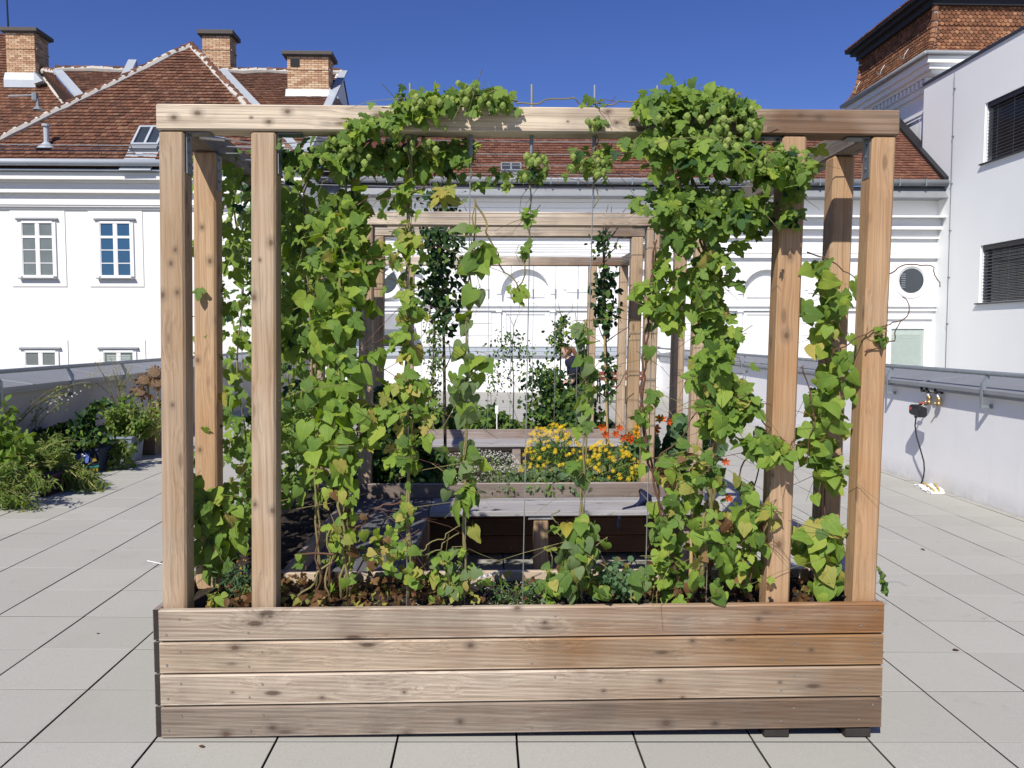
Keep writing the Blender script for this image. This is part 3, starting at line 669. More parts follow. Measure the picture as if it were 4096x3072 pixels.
fr = MB(); rbox(fr, 0, W_, 0, .06, .02, .14); rbox(fr, 0, W_, H_-.06, H_, .02, .14); rbox(fr, 0, .05, .06, H_-.06, .02, .14); rbox(fr, W_-.05, W_, .06, H_-.06, .02, .14); rbox(fr, W_/2-.03, W_/2+.03, .06, H_-.06, .02, .14)
sk = fr.build('skylight', ZINC, mb); g = MB(); rbox(g, .05, W_/2-.03, .06, H_-.06, .04, .09); g.build('pane', GLASSD, sk); g = MB(); rbox(g, W_/2+.03, W_-.05, .06, H_-.06, .04, .09); g.build('pane', GLASSD, sk)
g = MB(); rbox(g, -.04, W_+.04, -.5, -.002, .03, .05); g.build('apron', ZINC, sk)
# round windows and tall windows at both ends
for uo, uw0, uw1 in ((3645, 3560, 3690), (1537, 1484, 1650)):
    c = atY(uo, 1122, YM); rO = 57 / FPX * YM
    mm = MB(); n = 28
    for k in range(n):
        q0, q1 = 2*math.pi*k/n, 2*math.pi*(k+1)/n
        mm.add([(c[0] + r*math.cos(q), YM + y, c[2] + r*math.sin(q)) for q in (q0, q1) for r, y in ((rO + .12, -.001), (rO + .12, -.03), (rO, -.04), (rO * .86, .02), (rO*.86, .1))], [(i, i+1, 5+i+1, 5+i) for i in range(4)])
    wd = fixn(mm.build('round_window', WHITE, mb)); mm = MB(); mm.lathe((0, 0, 0), [(0, 0), (rO*.87, 0), (rO*.87, .02), (0, .02)], 24)
    mm.v = [(c[0] + x, YM - .005 - z, c[2] + y) for x, y, z in mm.v]; mm.build('pane', GLASSD, wd)
    mm = MB()
    for k in range(7): mm.box(c[0] - rO*.75, c[0] - rO*.45, YM - .04, YM - .026, c[2] + rO*.42 - k*.075, c[2] + rO*.42 - k*.075 + .03)
    mm.build('louver', GALV, wd)
    x0, x1, z1, z0 = xm_(uw0, 1320), xm_(uw1, 1320), zm(1315, 3600), zm(1520, 3600)
    mm = MB()
    for a, b, c2, d2 in ((x0 - .08, x0, z0, z1 + .08), (x1, x1 + .08, z0, z1 + .08), (x0, x1, z1, z1 + .08)): mm.box(a, b, YM - .10, YM, c2, d2)
    mm.box(x0 - .22, x1 + .3, YM - .08, YM, z1 + .33, z1 + .48)
    wd = mm.build('window', WHITE, mb)
    mm = MB(); mm.box(x0, x1, YM - .05, YM - .004, z0, z1); mm.build('pane', BLINDG if uo > 3000 else GLASSG, wd)
    if uo > 3000:
        mm = MB()
        for k in range(26): mm.box(x0 + .02, x1 - .09, YM - .062, YM - .052, z1 - .22 - k*.055, z1 - .19 - k*.055)
        mm.box(x1 - .06, x1 - .03, YM - .06, YM - .052, z0, z1); mm.build('blind', BLINDG, wd)
    else:
        mm = MB(); mm.prism([(x0 + .05, z1 - .02), (x1 - .02, z1 - .02), (x1 - .25, z1 + .5), (x0 + .35, z1 + .5)], 'y', YM - .5, YM - .05); fixn(mm.build('awning', plain('grey_canvas', (.33, .34, .36), .8), wd))
        mm = MB(); mm.box(x0 - .1, x1 + .1, YM - .55, YM - .02, z1 - .24, z1 - .02, .02); mm.build('awning_box', STEELD, wd)
# ------------------------------------------------------------------ tower with mansard roof (right)
tw = thing('tower_wing', 'taller white wing with curved orange mansard roof and dentil cornice at upper right', 'building', (20, 33, -9))
TX, TY0, TY1 = MX1 + .12, 29.3, 34.9
# near eave corner stands at pixel 3707,214
ce = atY(3707, 214, TY0 - .55); TZ = float(ce[2]); EX = float(ce[0]); TX = EX + .62
m = MB(); m.box(TX, TX + 14, TY0, TY1, -9, TZ - .25); m.build('wall', STUCCO, tw)
m = MB()
for z0, z1, pr in ((-.30, -.02, .58), (-.48, -.30, .46), (-.60, -.48, .30), (-1.02, -.84, .14), (-1.75, -1.62, .08), (-1.86, -1.75, .05)): m.box(TX - pr, TX + 14, TY0 - pr, TY1 + pr, TZ + z0, TZ + z1 - .002)
m.build('cornice', STUCCO, tw)
for k in range(26):
    m = MB(); y = TY0 + .1 + k * .29; m.box(TX - .27, TX, y, y + .14, TZ - .84, TZ - .61); m.build('dentil', STUCCO, tw)
for k in range(8):
    m = MB(); x = TX + .1 + k * .29; m.box(x, x + .14, TY0 - .27, TY0, TZ - .84, TZ - .61); m.build('dentil', STUCCO, tw)
m = MB()
for y0 in (TY0 + .35, TY0 + 2.6, TY0 + 4.9): m.box(TX - .07, TX, y0, y0 + .5, TZ - 8, TZ - 1.87)
m.build('pilaster', STUCCO, tw)
prof = [(.04, 0), (.2, .14), (.33, .38), (.43, .72), (.5, 1.15), (.54, 1.86)]
ey0, ey1, ex0, ex1 = TY0 - .58, TY1 + .58, EX, TX + 14
ur = plain('tower_underlay', (.10, .04, .02), .95)
for i in range(len(prof) - 1):
    (o0, h0), (o1, h1) = prof[i], prof[i+1]
    L = [(ex0 + o0, ey0 + o0, TZ + h0), (ex0 + o0, ey1 - o0, TZ + h0), (ex0 + o1, ey1 - o1, TZ + h1), (ex0 + o1, ey0 + o1, TZ + h1)]
    Fp = [(ex0 + o0, ey0 + o0, TZ + h0), (ex1, ey0 + o0, TZ + h0), (ex1, ey0 + o1, TZ + h1), (ex0 + o1, ey0 + o1, TZ + h1)]
    r1 = slab('roof', L, ur, tw, .04); r2 = slab('roof', Fp, ur, tw, .04)
    fill_tiles('tile', L, TILET, r1, .17, .125, .022, True); fill_tiles('tile', Fp, TILET, r2, .17, .125, .022, True)
hipn = [(ex0 + o, ey0 + o, TZ + h + .03) for o, h in prof]
for hp_ in (hipn, [(ex0 + o, ey1 - o, TZ + h + .03) for o, h in prof]):
    mm = MB(); pts = []
    for i in range(len(hp_) - 1):
        for q in np.linspace(0, 1, 3)[:-1]: pts.append(np.array(hp_[i]) * (1-q) + np.array(hp_[i+1]) * q)
    pts.append(np.array(hp_[-1])); mm.mi = 1; mm.tube(pts, .10, 8); mm.mi = 0
    for i in range(len(pts) - 1): mm.tube([pts[i] + (pts[i+1]-pts[i]) * .22 + (-.03, -.03, .01), pts[i+1] + (-.03, -.03, .01)], [.115, .10], 8)
    mm.build('hip_tiles', [TILET, MORTAR], tw)
m = MB(); m.tube([(ex0 - .06, ey0 - .06, TZ + .0), (ex1, ey0 - .06, TZ + .0)], .09, 10); m.tube([(ex0 - .06, ey0 - .06, TZ + .0), (ex0 - .06, ey1, TZ + .0)], .09, 10); m.build('gutter', ZINC, tw, smooth=True)
hz_ = TZ + 1.86
m = MB(); m.box(ex0 + .36, ex1, ey0 + .36, ey1 - .36, hz_ - .05, hz_ + .18); m.box(ex0 + .18, ex1, ey0 + .18, ey1 - .18, hz_ + .18, hz_ + .34); m.box(ex0 + .02, ex1, ey0 + .02, ey1 - .02, hz_ + .34, hz_ + .46)
m.build('upper_cornice', plain('black_zinc', (.028, .027, .03), .6, .2), tw)
up_ = [(ex0 + .0, ey0, hz_ + .46), (ex0, ey1, hz_ + .46), (ex0 + 3, ey1 - 3, hz_ + 2.2), (ex0 + 3, ey0 + 3, hz_ + 2.2)]
rr_ = slab('roof', up_, ur, tw, .05); fill_tiles('tile', up_, TILET, rr_, .17, .16, .03, True)
for y in (30.5, 32.3, 34.4):
    m = MB(); px, pz = ex0 + .12, TZ + .4; m.tube([(px + .12, y, pz + .35), (px - .02, y - .01, pz + .14), (px - .05, y, pz), (px - .12, y, pz - .02), (px - .2, y, pz + .1)], .016, 6); m.build('snow_hook', GALV, tw)
# ------------------------------------------------------------------ grey office building (right)
GX_ = float(atY(3695, 700, YM + 1.0)[0])
ob = thing('office_building', 'plain pale grey rendered office block with black slatted blinds along the right edge', 'building', (GX_ + 4, 20, -9))
zo = lambda u, v: float(atX(u, v, GX_)[2]); yo = lambda u, v: float(atX(u, v, GX_)[1])
GZ = zo(3705, 340); GY1 = 29.15
wins = [(yo(3938, 500), zo(3938, 415), zo(3938, 652)), (yo(3921, 1100), zo(3921, 983), zo(3921, 1211))]
WL = 4.2
m = MB(); D_ = .3
ys = [wins[0][0], wins[0][0] - WL]; 
zc_ = sorted([wins[1][2], wins[1][1], wins[0][2], wins[0][1]])
y1w, y0w = wins[0][0], wins[0][0] - WL
m.box(GX_ + D_, GX_ + 10, 6, GY1, -9, GZ)
m.box(GX_, GX_ + D_, y1w, GY1, -9, GZ); m.box(GX_, GX_ + D_, 6, y0w, -9, GZ)
for a, b in ((-9, zc_[0]), (zc_[1], zc_[2]), (zc_[3], GZ)): m.box(GX_, GX_ + D_, y0w, y1w, a, b)
m.build('wall', GREYST, ob)
m = MB(); m.box(GX_ - .05, GX_ + .5, 6, GY1 + .02, GZ, GZ + .09); m.build('parapet_cap', plain('anthracite_sheet', (.05, .055, .065), .5, .4), ob)
for z0, z1 in ((zc_[0], zc_[1]), (zc_[2], zc_[3])):
    mm = MB(); mm.box(GX_ + .22, GX_ + D_ - .005, y0w, y1w - .08, z0, z1); wn = mm.build('window', GLASSD, ob)
    mm = MB(); mm.box(GX_ + .05, GX_ + D_ - .006, y1w - .08, y1w - .002, z0, z1); mm.build('reveal', WHITE, wn)
    mm = MB(); mm.box(GX_ - .09, GX_ + .22, y0w - .05, y1w + .1, z0 - .05, z0 - .01); mm.build('sill', plain('anthracite_sill', (.06, .065, .075), .5, .4), wn)
    mm = MB(); mm.box(GX_ + .03, GX_ + .2, y0w, y1w - .085, z1 - .16, z1 - .004); mm.build('blind_box', BLACK, wn)
    sm = MB(); n = int((z1 - z0 - .16) / .1)
    for k in range(n):
        z = z1 - .2 - k * .1; vs = [(GX_ + .06, y, z - .03) for y in (y0w, y1w - .09)] + [(GX_ + .14, y, z + .012) for y in (y1w - .09, y0w)]
        s1 = MB(); s1.add(vs + [(x, y, zz - .006) for x, y, zz in vs], [(0,1,2,3), (7,6,5,4), (0,4,5,1), (1,5,6,2), (2,6,7,3), (3,7,4,0)]); s1.build('slat', plain('grey_slat', (.17, .17, .18), .35, .5) if k == 0 and z0 == zc_[0] else bpy.data.materials['grey_slat'], wn)
    for q in (.5, 1.3, 2.3, 3.3):
        s1 = MB(); s1.tube([(GX_ + .1, y1w - q, z0 + .03), (GX_ + .1, y1w - q, z1 - .1)], .008, 5); s1.build('guide_cord', GALV, wn)
q = atX(3818, 290, GX_ - .05); mm = MB(); mm.tube([q, (GX_ - .06, float(yo(3788, 1500)), 0)], .012, 5)
for k in np.linspace(.05, .95, 7): mm.box(GX_ - .07, GX_, q[1] - .02 - k*0, q[1] + .02, q[2] * (1 - k) - .02, q[2] * (1 - k) + .02)
mm.build('lightning_wire', STEELD, ob)
# ------------------------------------------------------------------ planters
GROOVE = plain('groove_bottom_brown', (.17, .13, .10), .95, var=.4, scale=9)
def grooved(x0, x1, yf, z0, z1, th_=.028, n=20, depth=.003):
    pr = [(yf + th_, z0), (yf + .004, z0), (yf, z0 + .004)]
    hh = (z1 - z0 - .016) / n
    for k in range(n):
        a = z0 + .008 + k * hh
        pr += [(yf, a + hh * .10), (yf + depth, a + hh * .3), (yf + depth, a + hh * .62), (yf, a + hh * .86)]
    pr += [(yf, z1 - .005), (yf + .005, z1), (yf + th_, z1)]
    mm = MB(); mm.prism(pr[::-1], 'x', x0, x1)
    for i, f in enumerate(mm.f):      # groove bottoms take the darker brown material
        if len(f) == 4 and all(abs(mm.v[q][1] - yf - depth) < 1e-5 for q in f): mm.m[i] = 1
    return mm
SCREW = plain('screw_head', (.45, .45, .43), .3, .9, .2, 30)
_pl = ((-1.37 + 1.706) / 2, (3.40 + 3.95) / 2, gz((-1.37 + 1.706) / 2))
_KB = [kn_(3.40, (905, 2937, .014), (1090, 2911, .011), (1840, 2886, .011), (1627, 2940, .014), (2666, 2893, .016), (2860, 2895, .010)), kn_(3.40, (1617, 2769, .007), (1288, 2791, .008), (2415, 2764, .007), (2731, 2791, .007), (2641, 2724, .009), (930, 2770, .005), (3120, 2730, .006)),
       kn_(3.40, (940, 2592, .015), (1883, 2582, .013), (2770, 2565, .009), (3245, 2600, .008)), kn_(3.40, (1049, 2461, .009), (2069, 2431, .012), (2179, 2490, .009), (3035, 2478, .008), (1080, 2466, .006))]
_grad = dict(org=_pl, gradx=(-1.5, 1.5, .42), fine=64, wav=.14)
FRONTW = [wood('weathered_board_dark', 'x', (.40, .335, .27), (.20, .13, .08), (.17, .145, .12), .42, .7, knot=.7, knots=_KB[0], **_grad),
          wood('weathered_board_pale', 'x', (.68, .58, .46), (.32, .205, .115), (.28, .245, .20), .30, .5, knots=_KB[1], **_grad),
          wood('weathered_board_tan', 'x', (.58, .475, .355), (.325, .185, .082), (.255, .215, .17), .36, .45, knots=_KB[2], **_grad),
          wood('weathered_board_brown', 'x', (.52, .44, .345), (.30, .155, .066), (.225, .195, .16), .36, .6, knots=_KB[3], **_grad)]
def soil_mesh(x0, x1, y0, y1, z, amp=.02):
    mm = MB(); nx, ny = int((x1 - x0) / .03), int((y1 - y0) / .03)
    for j in range(ny + 1):
        for i in range(nx + 1):
            mm.v.append((x0 + (x1-x0)*i/nx, y0 + (y1-y0)*j/ny, z + amp * (random.random() - .4) + .02 * math.sin(i * .31) * math.cos(j * .5)))
    for j in range(ny):
        for i in range(nx): a = j*(nx+1)+i; mm.f.append((a, a+1, a+nx+2, a+nx+1)); mm.m.append(0)
    return mm
def planter(label, x0, x1, y0, y1, zb, fm, detail=True, side_back=True):
    t = thing('planter_box', label, 'planter', ((x0+x1)/2, (y0+y1)/2, gz((x0+x1)/2)))
    P_ = .139
    for k in range(4):
        a, b = zb + k * P_, zb + k * P_ + P_ - .008
        bo = grooved(x0, x1, y0, a, b).build('board', [FRONTW[k] if fm is WB else WPROT if k < 3 else fm, GROOVE], t) if detail else None
        if bo is None: mm = MB(); mm.box(x0, x1, y0, y0 + .028, a, b, .003); bo = mm.build('board', fm, t)
        if detail:
            for sx, hi in ((.03, 0), (.085, 1), (.37, 0), (.425, 1), (1.56 + .1 * (k % 2), k % 2), (x1 - x0 - .44, 0), (x1 - x0 - .385, 1), (x1 - x0 - .10, 0), (x1 - x0 - .04, 1)):
                z = a + (.095 if hi else .03) + random.uniform(-.008, .008)
                mm = MB(); mm.tube([(x0 + sx, y0 + .004, z), (x0 + sx, y0 - .0012, z)], [.0052, .0046], 8); mm.build('screw', SCREW, bo)
        mm = MB(); mm.box(x0, x1, y1 - .028, y1, a, b, .003); mm.build('board', fm, t)
        for xa, xb in ((x0 - .03, x0 - .002), (x1 - .03, x1 - .002)):
            mm = MB(); mm.box(xa, xb, (y0 + .012 if xa < x0 else y0 + .03), y1 - .03, a, b, .004)
            sb = mm.build('board', [WB2, WENDG], t)
            for p in sb.data.polygons: p.material_index = 1 if p.normal.y < -.5 or (p.normal.x < -.5) else 0
    soil_mesh(x0 + .03, x1 - .032, y0 + .03, y1 - .03, zb + .50).build('soil', SOIL, t)
    return t
X0, X1 = -1.37, 1.706
pa = planter('front weathered larch planter box of four grooved boards under the nearest vines', X0, X1, 3.40, 3.95, .004, WB)
for a, b in ((1.20, 1.305), (1.555, 1.665)):
    m = MB(); m.prism([(3.41, -.004), (3.41, -.042), (3.43, -.05), (3.9, -.05), (3.9, -.004)], 'x', a, b); m.v = [(x, y, z + (0 if z > -.02 else gz(x) + .05)) for x, y, z in m.v]; fixn(m.build('foot_block', WENDG, pa))
for a in (-1.2, 0): m = MB(); m.box(a, a + .1, 3.48, 3.9, gz(a) - .005, .003); m.build('foot_block', WENDG, pa)
WPROT = wood('protected_brown_boards', 'x', (.30, .17, .09), (.24, .11, .05), (.16, .10, .06), .5, .2, fine=60)
pb = planter('middle larch planter with yellow flowers rising behind the grey bench seat', X0, X1, 6.30, 7.15, .004, WB2)
pc = planter('far larch planter with shrubs standing behind the yellow flowers', X0, X1, 9.94, 10.8, .004, WB2, False)
pl_ = planter('side larch planter along the left bench arm under the hop curtain', X0, -.97, 3.96, 6.29, .004, WB2, False)
m = MB()
for k in range(420):
    x, y = random.gauss(.12, .19), random.uniform(3.44, 3.9); r = random.uniform(.002, .006); z = .522 + random.random() * .012
    m.add([(x - r, y, z), (x, y - r, z + r*.5), (x + r, y, z), (x, y + r, z), (x, y, z + r)], [(0, 1, 4), (1, 2, 4), (2, 3, 4), (3, 0, 4)])
m.build('perlite', plain('pale_grit', (.50, .46, .40), .9, var=.4, scale=40), pa, kind='stuff')
# ------------------------------------------------------------------ bench seats
bs = thing('bench_seat', 'grey timber corner bench with one seat along the middle planter and a dark left arm', 'bench', (.2, 5.6, gz(.2)))
for k in range(3):
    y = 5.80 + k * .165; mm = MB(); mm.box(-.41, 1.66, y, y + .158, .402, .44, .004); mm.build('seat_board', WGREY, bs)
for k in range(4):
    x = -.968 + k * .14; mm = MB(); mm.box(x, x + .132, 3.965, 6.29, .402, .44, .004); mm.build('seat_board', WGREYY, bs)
mm = MB(); mm.box(.30, .48, 5.82, 5.95, .372, .401, .003); mm.build('bearer', WGREY, bs)
for x in (.34, -.52, 1.5):
    mm = MB(); mm.box(x, x + .105, 5.83, 5.93, gz(x), .37 if x == .34 else .40, .006); mm.build('leg', WPOSTO, bs)
mm = MB(); mm.box(1.44, 1.64, 5.95, 6.28, gz(1.5) + .01, .40, .004); mm.build('end_panel', WB2, bs)
for y in (4.15, 5.0): mm = MB(); mm.box(-.6, -.5, y, y + .1, gz(-.5), .40, .006); mm.build('leg', WB2, bs)
bs2 = thing('bench_seat', 'plain grey timber bench seat fixed in front of the far planter', 'bench', (.2, 9.7, gz(.2)))
for k in range(3):
    y = 9.44 + k * .165; mm = MB(); mm.box(-1.2, 1.66, y, y + .158, .402, .44, .004); mm.build('seat_board', WGREY, bs2)
for x in (-1.1, .3, 1.5): mm = MB(); mm.box(x, x + .1, 9.47, 9.57, gz(x), .40, .006); mm.build('leg', WB2, bs2)
# ------------------------------------------------------------------ pergola
pg = thing('pergola', 'long timber pergola of square larch posts and beams strung with steel wires', 'pergola', (.17, 3.5, .5))
LEAN = .034; BZ0, BZ1 = 2.537, 2.642
def post(x, y, mat, w_=.102, z1=BZ0, z0=.50, mb_=None):
    mm = MB(); mm.box(x, x + w_, y, y + w_, z0, z1, .009, sh=(LEAN * (z1 - z0) / 1.95, 0)); return mm.build('post', mat, pg)
XI = [-1.375, -1.001, 1.211, 1.592]
for i, x in enumerate(XI): post(x, 3.452, WPOST if i < 2 else WPOSTO)
p_ = post(-1.37, 3.832, WPOSTO); post(1.59, 3.832, WPOSTO)
for i, x in enumerate(XI):
    post(x, 6.345, WPOST); post(x, 7.03, WPOST)
    post(x, 9.96, WPOST)
XB0, XB1 = -1.345, 1.738
def beam(*a, mat=WBEAM): mm = MB(); mm.box(*a, .006); return mm.build('beam', mat, pg)
beam(XB0, XB1, 3.442, 3.55, BZ0 + .001, BZ1)
beam(XB0, XB1, 6.337, 6.445, BZ0 + .001, BZ1); beam(XB0, XB1, 7.03, 7.135, BZ0 + .001, BZ1); beam(XB0, XB1, 9.955, 10.06, BZ0 + .001, BZ1)
for a, b in ((3.552, 6.335), (6.447, 7.028), (7.137, 9.953)):
    for x in (XB0 + .003, XB1 - .108): beam(x, x + .105, a, b, BZ0 + .003, BZ1 - .002, mat=WBEAMY)
for x, y, s in ((-1.236, 3.47, 1), (-.862, 3.47, 1), (1.245, 3.47, -1), (1.626, 3.47, -1), (-1.236, 3.85, 1), (-.862, 6.37, 1), (1.245, 6.37, -1), (1.245, 7.05, -1)):
    mm = MB(); mm.box(x, x + s * .004, y, y + .06, BZ0 - .17, BZ0 - .003); mm.box(x + s*.004, x + s * .10, y, y + .06, BZ0 - .007, BZ0 - .003)
    for q in (.03, .08, .13): mm.tube([(x + s * .004, y + .03, BZ0 - q), (x + s*.008, y + .03, BZ0 - q)], .007, 6)
    mm.build('angle_bracket', STEELD, pg)
RX = [float(atY(d * 1.8517, 420, 3.49)[0]) for d in (886, 1017, 1149, 1285, 1420, 1556)]
RB = [float(atY(d * 1.8517, 2390, 3.49)[0]) for d in (878, 1003, 1129, 1257, 1394, 1526)]
for a, b in zip(RX, RB):
    mm = MB(); mm.tube([(a, 3.495, BZ1 - .01), (a, 3.495, BZ1 + .105)], .0055, 8); rd = mm.build('threaded_rod', GALV, pg)
    mm = MB(); mm.tube([(a, 3.495, BZ0 + .01), (a - .002, 3.495, BZ0 - .09)], .0085, 8); mm.build('wire_tensioner', STEELD, pg)
    mm = MB(); mm.tube([(a - .002, 3.495, BZ0 - .08), (b, 3.495, .53)], .0024, 5); mm.build('wire', WIRE, pg)
for x0 in np.linspace(-.8, 1.1, 8):
    mm = MB(); mm.tube([(x0 + .02, 9.99, BZ0), (x0, 9.99, .55)], .003, 4); mm.tube([(x0 + .017, 9.99, BZ0 - .28), (x0 + .016, 9.99, BZ0 - .4)], .012, 6); mm.build('wire', WIRE, pg)
for k, y in enumerate(list(np.arange(3.70, 6.3, .245)) + list(np.arange(6.6, 7.0, .25)) + list(np.arange(7.3, 9.9, .27))):
    mm = MB(); z = BZ0 + .045 + random.uniform(-.01, .01); n = 8
    sag = random.uniform(.004, .03)
    mm.tube([(XB0 + .1 + (XB1 - XB0 - .2) * q / n, y + random.uniform(-.004, .004), z - sag * 4 * (q/n) * (1 - q/n)) for q in range(n + 1)], .0024, 5); mm.build('wire', WIRE, pg)
mm = MB(); mm.tube([(XB0 + .1, 3.62, BZ0 + .03), (-1.0, 3.7, BZ0 + .0), (-.6, 3.72, BZ0 + .03)], .003, 5); mm.tube([(-1.23, 3.62, 2.55), (-1.13, 3.64, 2.545)], .01, 6); mm.build('wire', WIRE, pg)
for y in np.arange(4.0, 6.3, .42):
    mm = MB(); mm.tube([(-1.29, y, BZ0), (-1.32, y, .55)], .0024, 5); mm.build('wire', WIRE, pg)
for x, y in ((1.18, 9.945), (1.235, 7.02), (1.6, 7.02), (1.24, 6.335), (-.97, 7.02), (-.98, 6.335), (-1.35, 6.335)):
    for z in (1.0, 1.36, 1.72, 2.1):
        mm = MB(); e = LEAN * (z - .5) / 1.95 - .02; mm.box(x + e - .016, x + e + .106, y - .004, y, z, z + .003); mm.build('wire_tie', STEELD, pg)
# ------------------------------------------------------------------ leaves, cones, flowers: small shared meshes
LEAFPAL.update({'fyellow': [(0, (.82, .52, .01)), (1, (.92, .68, .02))], 'fred': [(0, (.60, .06, .01)), (1, (.75, .14, .015))], 'fgold': [(0, (.75, .33, .01)), (1, (.8, .45, .02))],
                'fwhite': [(0, (.6, .6, .55)), (1, (.78, .78, .74))], 'cream': [(0, (.52, .50, .20)), (1, (.66, .62, .32))], 'umbel': [(0, (.36, .30, .03)), (1, (.5, .42, .06))]})
def outline(kind):
    if kind == 'heart': h = [(0, 0), (.10, .13), (.27, .185), (.43, .12), (.505, -.05), (.49, -.25), (.40, -.46), (.27, -.66), (.11, -.86), (0, -.98)]
    elif kind == 'hop': h = [(0, 0), (.10, .12), (.27, .15), (.37, .04), (.57, -.12), (.60, -.30), (.44, -.34), (.27, -.33), (.30, -.52), (.24, -.72), (.10, -.9), (0, -1.02)]
    elif kind == 'hop5': h = [(0, 0), (.12, .16), (.30, .20), (.36, .05), (.52, .02), (.66, -.16), (.52, -.27), (.26, -.26), (.36, -.46), (.30, -.66), (.13, -.88), (0, -1.04)]
    elif kind == 'oval': h = [(0, 0), (.17, -.12), (.30, -.38), (.27, -.62), (.12, -.86), (0, -1)]
    elif kind == 'blade': h = [(0, 0), (.07, -.2), (.09, -.5), (.05, -.8), (0, -1)]
    elif kind == 'round': h = [(0, .5), (.30, .43), (.47, .2), (.5, -.1), (.38, -.36), (.14, -.5), (0, -.5)]
    return h
def leaf_geo(kind, var):
    rg = random.Random(hash(kind) % 97 + var * 31 if False else sum(map(ord, kind)) + var * 31)
    if kind == 'cone':
        V, Fc = [(0, 0, .02)], []; rr = (.20, .34, .40, .37, .27, .12); n = 6
        for ring in range(6):
            for k in range(n):
                a = 2 * math.pi * (k + .5 * (ring % 2)) / n; q = rr[ring] * (1 + .12 * ((k + ring) % 2)); V.append((q * math.cos(a), q * math.sin(a), -.06 - ring * .185 - .05 * ((k + ring) % 2)))
        V.append((0, 0, -1.08)); m_ = len(V) - 1
        Fc += [(0, 1 + k, 1 + (k + 1) % n) for k in range(n)] + [(m_, 1 + 5*n + (k + 1) % n, 1 + 5*n + k) for k in range(n)]
        for r in range(5):
            for k in range(n):
                a0, a1 = 1 + r*n + k, 1 + r*n + (k+1) % n; b0, b1 = a0 + n, a1 + n
                Fc += [(a0, b0, a1), (a1, b0, b1)] if r % 2 == 0 else [(a0, b0, b1), (a0, b1, a1)]
        V = [(x, z, y) for x, y, z in V]
        return np.array(V), Fc
    if kind in ('star', 'bell', 'dot'):
        V, Fc = [], []
        n = {'star': 8, 'bell': 5, 'dot': 5}[kind]
        for k in range(n):
            a = 2 * math.pi * k / n + rg.uniform(-.1, .1); w_ = {'star': .2, 'bell': .5, 'dot': .45}[kind]; i = len(V)
            c, s_ = math.cos(a), math.sin(a); L = rg.uniform(.42, .52); up = {'star': .06, 'bell': .16, 'dot': 0}[kind]
            V += [(0, 0, 0 if kind != 'bell' else -.25), (L*.6*math.cos(a - w_), L*.6*math.sin(a - w_), up), (L*c, L*s_, up * 1.2 - .02), (L*.6*math.cos(a + w_), L*.6*math.sin(a + w_), up)]
            Fc += [(i, i+1, i+2, i+3)]
        if kind == 'star':
            i = len(V); V += [(.12*math.cos(q), .12*math.sin(q), .09) for q in np.arange(6) * math.pi / 3]; Fc += [tuple(range(i, i+6))]
        return np.array(V, float), Fc
    h = outline(kind)
    if kind in ('hop', 'hop5'):      # serrate
        hh = []
        for i in range(len(h) - 1):
            a, b = h[i], h[i+1]; hh.append(a)
            if 2 <= i < len(h) - 1: hh.append(((a[0]+b[0])/2 * .97 + .0, (a[1]+b[1])/2 + .028))
        h = hh + [h[-1]]
    P = [(x * rg.uniform(.94, 1.06), y) for x, y in h] + [(-x * rg.uniform(.94, 1.06), y) for x, y in h[-2:0:-1]]
    cen = (0, -.22) if kind in ('heart', 'hop', 'hop5') else (0, -.0) if kind == 'round' else (0, -.45)
    cup, droop, wavy = rg.uniform(-.28, .30), rg.uniform(-.06, .50), rg.uniform(.012, .05)
    if kind in ('oval', 'blade'): cup, droop = rg.uniform(.1, .45), rg.uniform(0, .5)
    if kind == 'round': cup, droop = rg.uniform(-.1, .3), rg.uniform(-.05, .1)
    def zz(x, y, i=0): return cup * abs(x) * (1 - .5 * abs(x)) - droop * y * y * (1 if y < 0 else .3) + wavy * math.sin(i * 1.9)
    V = [(cen[0], cen[1], zz(*cen))]; n = len(P); Fc = []
    if kind in ('oval', 'blade'):
        V = []; m_ = len(h)
        for x, y in h: V.append((0, y, zz(0, y)))
        L = [k for k in range(m_)]
        for s_ in (1, -1):
            idx = [0]
            for k in range(1, m_ - 1): idx.append(len(V)); V.append((s_ * h[k][0], h[k][1], zz(h[k][0], h[k][1])))
            idx.append(m_ - 1)
            for k in range(m_ - 1):
                f = [k, k+1] + ([idx[k+1]] if k + 1 < m_ - 1 else []) + ([idx[k]] if k > 0 else [])
                if len(f) >= 3: Fc.append(tuple(f if s_ < 0 else f[::-1]))
        return np.array(V, float), Fc
    mid = [((x + cen[0]) * .55, cen[1] + (y - cen[1]) * .55) for x, y in P]
    V += [(x, y, zz(x, y)) for x, y in mid] + [(x, y, zz(x, y, i + 1)) for i, (x, y) in enumerate(P)]
    for i in range(n):
        j = (i + 1) % n
        Fc += [(0, 1 + j, 1 + i), (1 + i, 1 + j, 1 + n + j, 1 + n + i)]
    if kind in ('heart', 'hop', 'hop5'):
        i = len(V); V += [(-.013, 0, .0), (.013, 0, 0), (.012, .25, -.10), (-.012, .25, -.10), (.01, .42, -.28), (-.01, .42, -.28)]; Fc += [(i, i+1, i+2, i+3), (i+3, i+2, i+4, i+5)]
    V = np.array(V, float); Fc = [f[::-1] for f in Fc]
    return V, Fc
NV = {'heart': 5, 'hop': 5, 'hop5': 4, 'oval': 4, 'blade': 3, 'round': 3, 'cone': 1, 'star': 2, 'bell': 2, 'dot': 1}
_lg, _lmesh = {}, {}
def geo_of(kind, var):
    if (kind, var) not in _lg: _lg[(kind, var)] = leaf_geo(kind, var)
    return _lg[(kind, var)]
